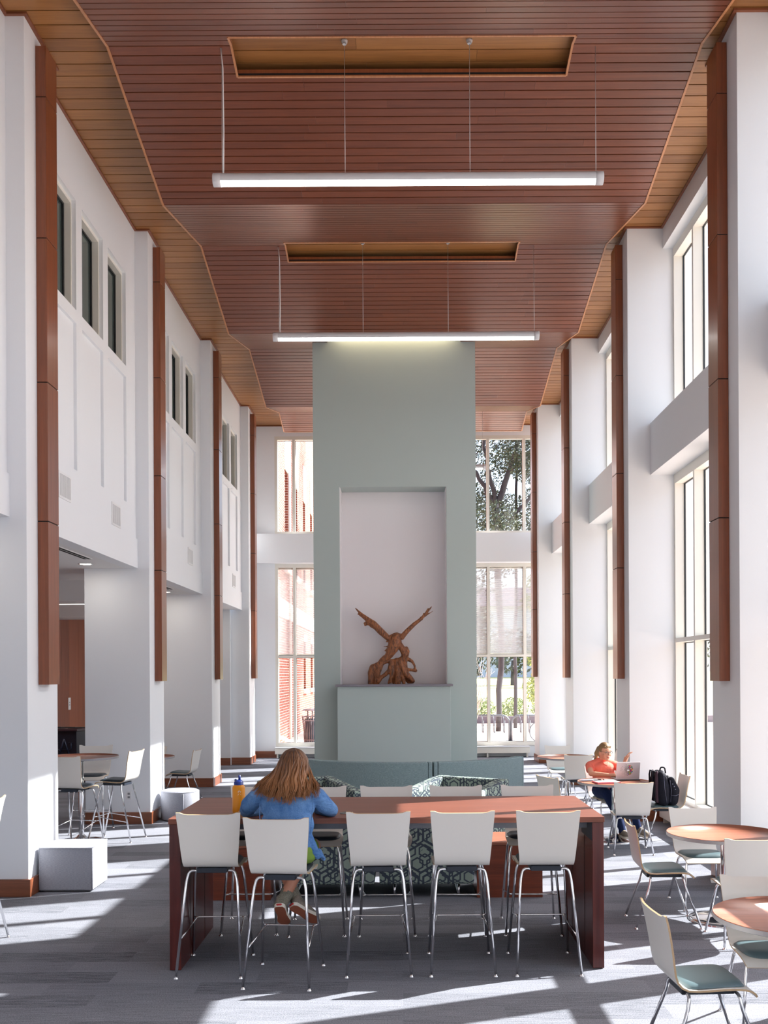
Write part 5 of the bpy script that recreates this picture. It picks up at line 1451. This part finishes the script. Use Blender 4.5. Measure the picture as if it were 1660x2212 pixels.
adopt(remesh(mb, 'shorts', M['green'], None, voxel=0.008, smooth=3), p1)
for a, k in ((aL, kL), (aR, kR)):
    dd = (k-a).normalized(); mb = MB(); mb.tube([a-dd*0.05+Vector((0, 0.02, 0)), a, a+dd*0.05, a+dd*0.085, a+dd*0.087], [0.044, 0.044, 0.045, 0.050, 0.046], 16)
    for j in range(4): mb.tube([(a+dd*(0.02+0.018*j)) + (Vector((math.cos(t_), math.sin(t_), 0))*0.0425) for t_ in [2*PI*i/16 for i in range(17)]], 0.003, 4, cap=False)
    kid(mb, 'sock', M['sock'], p1)
shoe(p1, (-0.868, 6.985, 0.455), (-0.845, 7.165, 0.285), (0, -0.72, -0.69), 0.25)
shoe(p1, (-0.785, 7.045, 0.440), (-0.610, 7.165, 0.300), (-0.1, -0.85, -0.55), 0.26)
# hair: scalp volume and many wavy locks
rr = random.Random(21)
mb = MB(); mb.ell(hd+Vector((0, -0.012, 0.012)), (0.090, 0.098, 0.108)); mb.ell(hd+Vector((-0.005, -0.05, -0.06)), (0.100, 0.075, 0.09)); mb.ell(hd+Vector((-0.01, -0.14, -0.125)), (0.12, 0.085, 0.055)); mb.ell(hd+Vector((-0.03, -0.205, -0.165)), (0.165, 0.055, 0.035))
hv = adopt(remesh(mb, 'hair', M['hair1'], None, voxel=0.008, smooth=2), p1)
mb = MB()
def headpt(az, el, k=1.0):
    k = k*(1.02+0.10*max(0, 0.8-el))
    return hd+Vector((0, -0.012, 0.012))+Vector((math.sin(az)*math.cos(el)*0.090, -math.cos(az)*math.cos(el)*0.10, math.sin(el)*0.110))*k
def catmull(P, n=5):
    P = [P[0]*2-P[1]]+P+[P[-1]*2-P[-2]]; out = []
    for a in range(1, len(P)-2):
        for k in range(n):
            t_ = k/n; p0, p1_, p2_, p3 = P[a-1], P[a], P[a+1], P[a+2]
            out.append(0.5*((2*p1_)+(p2_-p0)*t_+(2*p0-5*p1_+4*p2_-p3)*t_*t_+(3*p1_-p0-3*p2_+p3)*t_**3))
    out.append(P[-2]); return out
for c_ in range(64):                       # clumps that wave together
    caz = -2.15+4.3*(c_+0.5)/64+rr.uniform(-0.04, 0.04); lay = c_ % 2
    amp = rr.uniform(0.007, 0.015); ph = rr.uniform(0, 6.28); fr = rr.uniform(1.5, 2.3); dz = rr.uniform(-0.03, 0.02); dx = rr.uniform(-0.02, 0.02)
    for q_ in range(9):
        az = caz+rr.uniform(-0.07, 0.07); u = max(-1, min(1, az/2.1)); k = rr.uniform(1.0, 1.05)+0.02*lay
        ex = hd.x - 0.012 + u*0.215 + dx + rr.uniform(-0.012, 0.012) - (0.035*(-u) if u < -0.2 else 0)
        ez = 1.235 + 0.05*abs(u)**1.5 + dz + rr.uniform(-0.012, 0.012)
        ey = 6.735 + 0.10*abs(u)**2.0 + rr.uniform(-0.012, 0.006)
        s0 = headpt(az, 0.30, k); e = Vector((ex, ey, ez))
        m_ = s0.lerp(e, 0.34); m_.z += 0.004; m_.y -= 0.035*(1-abs(u)); m_.x = s0.x+(ex-s0.x)*0.22
        m2_ = s0.lerp(e, 0.68); m2_.y -= 0.035*(1-0.5*abs(u)); m2_.z += 0.006; m2_.x = s0.x+(ex-s0.x)*0.60
        P = catmull([hd+Vector((rr.uniform(-0.010, 0.010), 0.01+rr.uniform(-0.02, 0.02), 0.124*k)), headpt(az, 1.05, k), headpt(az, 0.65, k), s0, m_, m2_, e], 5)
        n_ = len(P); r0 = rr.uniform(0.0045, 0.0075); Q = []
        for j, p_ in enumerate(P):
            t_ = max(0, (j-n_*0.42)/(n_*0.58)); Q.append(p_+Vector((math.sin(ph+t_*fr*6.28)*amp*t_**0.6, math.cos(ph+t_*fr*6.28)*amp*0.5*t_**0.6, 0)))
        mb.tube(Q, [r0*(0.45+0.55*min(1, j/6))*(1 if j < n_-6 else max(0.12, (n_-1-j)/6)) for j in range(n_)], 5, flat=0.7)
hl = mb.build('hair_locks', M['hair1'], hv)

# ---- student in coral polo at the laptop
p2 = thing('person', 'person in a coral polo, glasses and jeans working at a laptop', 'person', (2.64, 13.04, 0))
H2 = Vector((2.625, 12.91, 1.065))
f2 = Vector((0.42, -0.88, -0.20)).normalized(); lf_ = Vector((0.90, 0.43, 0)).normalized(); up2 = lf_.cross(f2).normalized()
if up2.z < 0: up2 = -up2
def hp(a, b_, c): return H2 + lf_*a + f2*b_ + up2*c       # her left, forward, up
R2 = Matrix((lf_, f2, up2)).transposed()
mb = MB()
mb.chain([(2.65, 13.03, 0.57), (2.63, 13.01, 0.70), (2.61, 12.98, 0.82)], [0.12, 0.10, 0.105]); mb.chain([(2.455, 12.98, 0.880), (2.61, 12.985, 0.908), (2.765, 12.99, 0.880)], [0.040, 0.050, 0.040])
mb.chain([(2.61, 12.97, 0.92), tuple(hp(0, -0.02, -0.07))], [0.047, 0.044])
mb.ell(H2, (0.072, 0.088, 0.098), rot=R2); mb.ell(hp(0, 0.035, -0.055), (0.052, 0.052, 0.055), rot=R2); mb.ell(hp(0, 0.062, -0.092), (0.024, 0.022, 0.018), rot=R2)
mb.chain([hp(0, 0.082, 0.012), hp(0, 0.100, -0.018)], [0.008, 0.013]); 
for s_ in (-1, 1): mb.ell(hp(s_*0.073, -0.005, -0.015), (0.008, 0.018, 0.028), rot=R2); mb.ell(hp(s_*0.04, 0.055, -0.03), (0.025, 0.022, 0.022), rot=R2)
r_e, r_h = Vector((2.425, 12.80, 0.79)), Vector((2.64, 12.63, 0.785)); l_e, l_h = Vector((2.90, 12.80, 0.785)), Vector((2.845, 12.73, 0.945))
mb.chain([(2.44, 12.98, 0.88), r_e, r_h], [0.042, 0.034, 0.022]); mb.chain([(2.78, 12.99, 0.88), l_e, l_h], [0.042, 0.034, 0.022])
fingers(mb, r_h, (0.85, -0.5, 0.0), (0, 0, 1), (0.5, 0.85, 0), 0.95, 0.3); fingers(mb, l_h, (0.35, 0.0, 0.9), (-0.75, 0.1, 0.35), (-0.2, -0.9, 0.1), 1.0, 0.65)
adopt(remesh(mb, 'body', M['skin'], None, voxel=0.005, smooth=3), p2)
mb = MB(); mb.ell((2.65, 13.02, 0.62), (0.16, 0.135, 0.13)); mb.ell((2.63, 13.0, 0.74), (0.150, 0.130, 0.14)); mb.ell((2.61, 12.98, 0.84), (0.160, 0.128, 0.105))
mb.chain([(2.45, 12.98, 0.885), (2.61, 12.985, 0.918), (2.775, 12.99, 0.885)], [0.052, 0.066, 0.052]); mb.cap((2.61, 12.97, 0.93), (2.615, 12.965, 0.952), 0.066, 0.058); mb.chain([(2.50, 12.98, 0.90), (2.61, 12.975, 0.94), (2.72, 12.985, 0.90)], [0.05, 0.055, 0.05])
mb.chain([(2.44, 12.98, 0.875), (2.435, 12.91, 0.83)], [0.054, 0.056]); mb.chain([(2.785, 12.99, 0.875), (2.83, 12.92, 0.84)], [0.054, 0.056])
po = adopt(remesh(mb, 'polo_shirt', M['coral'], None, voxel=0.006, smooth=3), p2)
mb = MB(); mb.tube([hp(-0.05, 0.01, -0.135), hp(-0.03, 0.055, -0.15), hp(0.0, 0.075, -0.165), hp(0.03, 0.06, -0.15), hp(0.055, 0.01, -0.132)], 0.009, 8); kid(mb, 'collar', M['coral'], p2)
mb = MB()
mb.chain([(2.57, 13.02, 0.55), (2.60, 12.66, 0.545), (2.69, 12.42, 0.30), (2.73, 12.36, 0.12)], [0.095, 0.066, 0.054, 0.045]); mb.chain([(2.73, 13.02, 0.55), (2.84, 12.68, 0.54), (2.93, 12.60, 0.30), (2.97, 12.58, 0.13)], [0.095, 0.066, 0.054, 0.045]); mb.ell((2.65, 13.04, 0.555), (0.16, 0.12, 0.085))
adopt(remesh(mb, 'jeans', M['jeans'], None, voxel=0.007, smooth=3), p2)
shoe(p2, (2.72, 12.44, 0.0455), (2.76, 12.22, 0.0455), (0, 0, -1), 0.25, upper='canvas'); shoe(p2, (2.95, 12.62, 0.05), (3.07, 12.44, 0.012), (0, 0, -1), 0.25, upper='canvas')
mb = MB(); mb.ell(hp(0, -0.014, 0.022), (0.080, 0.090, 0.098), rot=R2); mb.ell(hp(0, -0.06, -0.02), (0.072, 0.055, 0.08), rot=R2); mb.chain([hp(-0.02, -0.10, 0.02), hp(-0.035, -0.125, -0.06), hp(-0.03, -0.11, -0.15)], [0.03, 0.028, 0.012])
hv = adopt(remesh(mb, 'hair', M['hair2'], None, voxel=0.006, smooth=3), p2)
# trim the hair volume clear of the face by pulling face-side verts inwards
for v in hv.data.vertices:
    q = v.co-H2; a, b_, c = q.dot(lf_), q.dot(f2), q.dot(up2)
    if b_ > 0.022 and c < 0.052: v.co -= f2*(b_-0.022)*0.9; v.co -= lf_*a*0.25*min(1, b_/0.05)
mb = MB()
for i in range(110):
    az = rr.uniform(-1.9, 1.9); P = []
    s0 = hp(rr.uniform(-0.05, 0.05), 0.05+rr.uniform(-0.01, 0.01), 0.078+rr.uniform(-0.01, 0.004))
    P = [s0, hp(math.sin(az)*0.072, 0.0-0.02*math.cos(az), 0.03+0.088*math.cos(az)**2), hp(math.sin(az)*0.070, -0.07, 0.03*math.cos(az)), hp(-0.02+rr.uniform(-0.02, 0.02), -0.105, 0.0), hp(-0.03+rr.uniform(-0.02, 0.02), -0.125, -0.07), hp(-0.035+rr.uniform(-0.03, 0.03), -0.115+rr.uniform(-0.02, 0.02), -0.15+rr.uniform(-0.03, 0.02))]
    Q = []
    for a in range(len(P)-1):
        for t_ in (0, 0.33, 0.66): Q.append(P[a].lerp(P[a+1], t_))
    Q.append(P[-1]); Q = [Q[0]]+[(Q[k-1]+Q[k]*2+Q[k+1])/4 for k in range(1, len(Q)-1)]+[Q[-1]]
    mb.tube(Q, [0.004]*(len(Q)-2)+[0.003, 0.0008], 5, flat=0.6)
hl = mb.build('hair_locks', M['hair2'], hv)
for s_ in (-1, 1):
    mb = MB(); mb.ell(hp(s_*0.030, 0.074, 0.012), (0.012, 0.009, 0.007), 12, 8, rot=R2); mb.ell(hp(s_*0.030, 0.082, 0.010), (0.005, 0.003, 0.005), 10, 6, mat=1, rot=R2); kid(mb, 'eye', [M['eye'], M['iris']], p2)
    mb = MB(); mb.tube([hp(s_*0.016, 0.086, 0.030), hp(s_*0.030, 0.084, 0.035), hp(s_*0.045, 0.074, 0.031)], 0.003, 5); kid(mb, 'eyebrow', M['hair2'], p2)
mb = MB(); mb.tube([hp(-0.022, 0.084, -0.052), hp(0, 0.092, -0.050), hp(0.022, 0.084, -0.052)], [0.003, 0.0065, 0.003], 6); kid(mb, 'lips', M['lip'], p2)
gl = MB()
for s_ in (-1, 1): gl.tube([hp(s_*0.032+0.023*math.cos(t_), 0.098-0.008*abs(math.cos(t_)), 0.008+0.015*math.sin(t_)) for t_ in [2*PI*i/20 for i in range(21)]], 0.0022, 5, cap=False); gl.tube([hp(s_*0.055, 0.088, 0.014), hp(s_*0.075, 0.05, 0.012), hp(s_*0.078, -0.005, 0.006)], 0.002, 5)
gl.tube([hp(-0.009, 0.099, 0.012), hp(0.009, 0.099, 0.012)], 0.002, 5)
g_ = kid(gl, 'glasses', M['black'], p2)

# ------------------------------------------------------------------ laptop, papers, bag
lp_ = thing('laptop', 'silver laptop with a fingerprint and colour pattern on its lid', 'laptop', (2.82, 12.47, 0.735), D2(4))
M['alu'] = plain('silver_aluminium', s2l(214, 208, 212), 0.35, metal=0.4)
mb = MB(); mb.box(-0.15, 0.15, 0.0, 0.215, 0.012, 0.028); mb.build('base', M['alu'], lp_, bevel=0.004)
mb = MB(); mb.box(-0.148, 0.155, -0.02, 0.03, 0.0, 0.0115); mb.build('battery_wedge', M['black'], lp_, bevel=0.003)
mb = MB(); mb.box(-0.13, 0.13, 0.03, 0.13, 0.0282, 0.0292); mb.build('keyboard', M['black'], lp_)
ta = math.radians(12)
def LP(x, z, d=0.0): return (x, -z*math.sin(ta)-d*math.cos(ta), 0.026+z*math.cos(ta)-d*math.sin(ta))
mb = MB(); mb.hexa([LP(-0.15, 0, 0.004), LP(0.15, 0, 0.004), LP(0.15, 0, -0.004), LP(-0.15, 0, -0.004)], [LP(-0.15, 0.212, 0.004), LP(0.15, 0.212, 0.004), LP(0.15, 0.212, -0.004), LP(-0.15, 0.212, -0.004)])
lid = mb.build('lid', M['alu'], lp_, bevel=0.003)
mb = MB(); mb.add([LP(-0.14, 0.01, -0.0045), LP(0.14, 0.01, -0.0045), LP(0.14, 0.202, -0.0045), LP(-0.14, 0.202, -0.0045)], [(3, 2, 1, 0)]); mb.build('screen', M['dkglass'], lid)
cols = [plain('decal_%s' % n, s2l(*c), 0.5) for n, c in (('blue', (30, 110, 190)), ('magenta', (190, 40, 120)), ('green', (110, 170, 50)), ('teal', (20, 120, 120)), ('red', (200, 50, 50)), ('purple', (90, 50, 140)), ('yellow', (210, 200, 60)))]
mb = MB(); rr = random.Random(9)
for i in range(190):
    a = rr.uniform(-PI/2, PI/2); q = rr.uniform(0.0, 1)**0.6*0.068; cx_, cz_ = math.cos(a)*q*0.85, 0.112+math.sin(a)*q; s_ = rr.uniform(0.004, 0.010); b0 = rr.uniform(0, 6)
    mb.add([LP(cx_+s_*math.cos(b0+t_), cz_+s_*math.sin(b0+t_)*0.8, 0.0046+i*3e-6) for t_ in (0, 1.6, 3.0, 4.4)], [(0, 1, 2, 3)], rr.randrange(7))
mb.build('colour_pattern', cols, lid)
mb = MB()
for i in range(14):
    r_ = 0.012+i*0.0046; a0 = PI/2+rr.uniform(-0.1, 0.15)
    j = 0; a = a0
    while a < 3*PI/2:
        l_ = rr.uniform(0.15, 0.5)*(0.04/(r_+0.01)); e = min(a+l_, 3*PI/2+0.05)
        if rr.random() < (0.95 if i < 10 else 0.45):
            mb.tube([LP(r_*0.9*math.cos(a+(e-a)*k/4), 0.112+r_*1.05*math.sin(a+(e-a)*k/4), 0.0048) for k in range(5)], 0.0009, 4)
        a = e+rr.uniform(0.04, 0.16)
for i in range(70):
    a = rr.uniform(PI*0.55, PI*1.45); q = rr.uniform(0.07, 0.105); mb.ell(LP(q*math.cos(a), 0.112+q*0.8*math.sin(a), 0.0045), (0.0015, 0.0006, 0.0018), 6, 4)
mb.build('fingerprint_pattern', M['black'], lid)
mb = MB(); mb.ell(LP(-0.006, 0.108, 0.0052), (0.009, 0.0015, 0.012), 14, 8); mb.ell(LP(0.006, 0.108, 0.0052), (0.009, 0.0015, 0.012), 14, 8); mb.ell(LP(0.003, 0.124, 0.0052), (0.003, 0.0012, 0.005), 10, 6, rot=Matrix.Rotation(0.5, 3, 'Y')); mb.build('fruit_emblem', M['white'], lid)

M['pink'] = plain('pink_cover', s2l(226, 132, 150), 0.5); M['crimson'] = plain('crimson_folder', s2l(178, 24, 48), 0.45); M['paper'] = plain('white_paper', (0.84, 0.84, 0.84), 0.7); M['mag'] = plain('printed_magazine', s2l(110, 112, 128), 0.5, var=0.5, bscale=40)
def flat(name, label, cat, loc, rz, w, d, layers):
    t_ = thing(name, label, cat, loc, rz); z = 0
    for nm_, th, mat, sh in layers:
        mb = MB(); mb.box(-w/2+sh, w/2-sh, -d/2+sh, d/2-sh, z, z+th); mb.build(nm_, M[mat], t_, bevel=min(0.0015, th*0.3)); z += th+0.0002
    return t_
flat('ring_binder', 'pink and crimson binder lying at the near edge of the student\'s table', 'binder', (2.50, 12.20, 0.7352), D2(8), 0.30, 0.22, (('back_cover', 0.003, 'crimson', 0), ('pages', 0.012, 'pink', 0.006), ('front_cover', 0.003, 'crimson', 0), ('loose_sheet', 0.002, 'paper', 0.01)))
flat('magazine', 'grey printed magazine at the left edge of the student\'s round table', 'magazine', (2.33, 12.47, 0.7352), D2(-25), 0.20, 0.15, (('pages', 0.006, 'paper', 0.001), ('cover', 0.001, 'mag', 0)))
flat('glasses_case', 'small black case beside the magazine on the student\'s table', 'case', (2.43, 12.40, 0.7352), D2(12), 0.09, 0.05, (('body', 0.012, 'black', 0), ('lid', 0.010, 'black', 0.002)))
flat('notebook', 'open white notebook under the student\'s hand', 'notebook', (2.60, 12.47, 0.7352), D2(-12), 0.15, 0.17, (('cover', 0.002, 'mag', 0), ('pages', 0.008, 'paper', 0.003)))
flat('worksheet', 'white sheet of paper lying in front of the denim-shirt woman', 'paper', (-0.80, 7.36, 1.0704), D2(3), 0.21, 0.28, (('sheet', 0.001, 'paper', 0),))

M['nylon'] = fabric('black_nylon', s2l(14, 14, 20), s2l(34, 34, 46), 300, rough=0.55); M['plum'] = plain('dark_plum_padding', s2l(56, 30, 44), 0.8)
bp = thing('backpack', 'black backpack sitting upright on the shell chair by the window', 'backpack', (3.20, 12.16, 0.475), D2(0))
mb = MB()
for a in (-0.11, 0.11): mb.chain([(-0.04, a, 0.07), (-0.045, a, 0.22), (-0.065, a*0.9, 0.36)], [0.075, 0.078, 0.055])
mb.chain([(-0.04, -0.11, 0.07), (-0.04, 0.11, 0.07)], [0.075, 0.075]); mb.chain([(-0.065, -0.1, 0.36), (-0.065, 0.1, 0.36)], [0.055, 0.055]); mb.ell((-0.045, 0, 0.22), (0.08, 0.16, 0.2))
remesh(mb, 'main_compartment', M['nylon'], bp, voxel=0.008, smooth=3)
mb = MB()
for a in (-0.10, 0.10): mb.chain([(0.075, a, 0.06), (0.085, a, 0.18), (0.055, a*0.9, 0.30)], [0.062, 0.07, 0.045])
mb.ell((0.07, 0, 0.17), (0.085, 0.14, 0.16)); remesh(mb, 'front_pocket', M['nylon'], bp, voxel=0.008, smooth=3)
mb = MB(); mb.chain([(-0.115, -0.12, 0.05), (-0.125, -0.12, 0.3), (-0.12, -0.1, 0.40)], [0.02, 0.022, 0.018]); mb.chain([(-0.115, 0.12, 0.05), (-0.125, 0.12, 0.3), (-0.12, 0.1, 0.40)], [0.02, 0.022, 0.018]); mb.cap((-0.12, -0.1, 0.25), (-0.12, 0.1, 0.25), 0.022, 0.022); remesh(mb, 'back_padding', M['plum'], bp, voxel=0.008, smooth=2)
for a in (-0.07, 0.08):
    mb = MB(); mb.tube([(-0.12, a, 0.40), (-0.155, a, 0.41), (-0.165, a, 0.36), (-0.16, a*1.1, 0.22), (-0.15, a*1.2, 0.10), (-0.11, a*1.2, 0.03)], [0.02, 0.022, 0.022, 0.02, 0.012, 0.01], 8, flat=0.45); mb.build('shoulder_strap', M['nylon'], bp)
mb = MB(); mb.tube(fillet([(-0.06, -0.01, 0.41), (-0.05, -0.01, 0.455), (0.0, -0.01, 0.45), (0.01, -0.01, 0.38)], 0.03, 4), 0.009, 8); mb.build('grab_handle', M['nylon'], bp)
M['zip'] = plain('grey_zip', s2l(120, 120, 140), 0.4, metal=0.5)
mb = MB(); mb.tube([(-0.02, -0.185, 0.04), (-0.045, -0.19, 0.2), (-0.05, -0.17, 0.34), (-0.04, -0.12, 0.41)], 0.0025, 5); mb.tube([(0.03, -0.165, 0.05), (0.035, -0.172, 0.2), (0.03, -0.14, 0.31)], 0.0025, 5); mb.tube([(0.04, -0.168, 0.13), (0.09, -0.172, 0.125), (0.13, -0.155, 0.14)], 0.003, 5); mb.build('zips', M['zip'], bp)
mb = MB()
for x, z in ((0.055, 0.265), (0.075, 0.235), (0.088, 0.20)): mb.ell((x, -0.162, z), (0.007, 0.004, 0.007), 10, 6)
mb.build('studs', M['zip'], bp)

# ------------------------------------------------------------------ light
sun = bpy.data.lights.new('sun', 'SUN'); sun.energy = SUN_E; sun.angle = math.radians(0.5); sun.color = (1.0, 0.98, 0.95)
so = bpy.data.objects.new('sun', sun); COL.objects.link(so); d_ = Vector((0.931, 0.366, 0.847)).normalized()
so.rotation_euler = (-d_).to_track_quat('-Z', 'Y').to_euler(); so.location = (20, 10, 20)
w = bpy.data.worlds.new('World'); scn.world = w; w.use_nodes = True; nt = w.node_tree; nt.nodes.clear()
o_ = N(nt, 'ShaderNodeOutputWorld'); bg = N(nt, 'ShaderNodeBackground'); sk = N(nt, 'ShaderNodeTexSky')
try: sk.sky_type = 'NISHITA'
except Exception: pass
sk.sun_disc = False; sk.sun_elevation = math.asin(d_.z); sk.sun_rotation = math.atan2(d_.x, d_.y); sk.air_density = 1.0; sk.dust_density = 3.0; sk.ozone_density = 1.0
mxw = N(nt, 'ShaderNodeMix', data_type='RGBA'); mxw.inputs[0].default_value = SKY_W; L(nt, sk.outputs[0], mxw.inputs[6]); mxw.inputs[7].default_value = SKY_C
L(nt, mxw.outputs[2], bg.inputs['Color']); bg.inputs['Strength'].default_value = SKY_E; L(nt, bg.outputs[0], o_.inputs['Surface'])
# portals in the window openings only guide the sampling of the sky
def portal(loc, rot, sx, sy):
    l = bpy.data.lights.new('window_portal', 'AREA'); l.shape = 'RECTANGLE'; l.size = sx; l.size_y = sy
    l.cycles.is_portal = True
    ob = bpy.data.objects.new('window_portal', l); COL.objects.link(ob); ob.location = loc; ob.rotation_euler = rot
for z0, z1 in ((0.3, 4.85), (5.57, 8.02)):
    portal((4.12, 11.1, (z0+z1)/2), (0, D2(90), 0), z1-z0, 28.0)
    portal((0.2, 25.3, (z0+z1)/2), (D2(-90), 0, 0), 7.0, z1-z0)
# lamps: pendants, cove, downlights (all but the second added for light)
def area(name, loc, rot, sx, sy, e, c=(1, 1, 1)):
    l = bpy.data.lights.new(name, 'AREA'); l.shape = 'RECTANGLE'; l.size = sx; l.size_y = sy; l.energy = e; l.color = c
    ob = bpy.data.objects.new(name, l); COL.objects.link(ob); ob.location = loc; ob.rotation_euler = rot
area('cove_lamp', (-0.11, 17.79, 8.22), (0, 0, 0), 2.1, 0.05, 5, (1, 0.78, 0.5))
for yy in (8.83, 13.4, 17.97, 22.0): area('downlight_lamp', (-4.24, yy, LOW-0.01), (0, 0, 0), 0.13, 0.13, 1.6, (1, 0.9, 0.78))
area('side_room_lamp', (-6.0, 16.9, 3.27), (0, 0, 0), 1.9, 0.05, 14, (1, 0.95, 0.88))

# ------------------------------------------------------------------ camera
cam = bpy.data.cameras.new('camera'); co = bpy.data.objects.new('camera', cam); COL.objects.link(co); scn.camera = co
cam.sensor_fit = 'HORIZONTAL'; cam.sensor_width = 36.0; cam.lens = 2155/1660*36.0
cam.shift_x = (830-868)/1660; cam.shift_y = (1456-1106)/1660
co.location = (0, 0, 2.08)
roll = 0.0052
co.rotation_euler = (Matrix.Rotation(PI/2, 4, 'X') @ Matrix.Rotation(-roll, 4, 'Z')).to_euler()
cam.clip_start = 0.05; cam.clip_end = 500
vs = scn.view_settings; scn.display_settings.display_device = 'sRGB'; vs.view_transform = 'Standard'; vs.look = 'None'; vs.gamma = 1.0; vs.exposure = EXPO
try: vs.use_curve_mapping = False
except Exception: pass
scn.cycles.max_bounces = 10; scn.cycles.diffuse_bounces = 7; scn.cycles.glossy_bounces = 5; scn.cycles.transparent_max_bounces = 24; scn.cycles.transmission_bounces = 6
scn.cycles.sample_clamp_indirect = 8.0; scn.cycles.caustics_reflective = False; scn.cycles.caustics_refractive = False
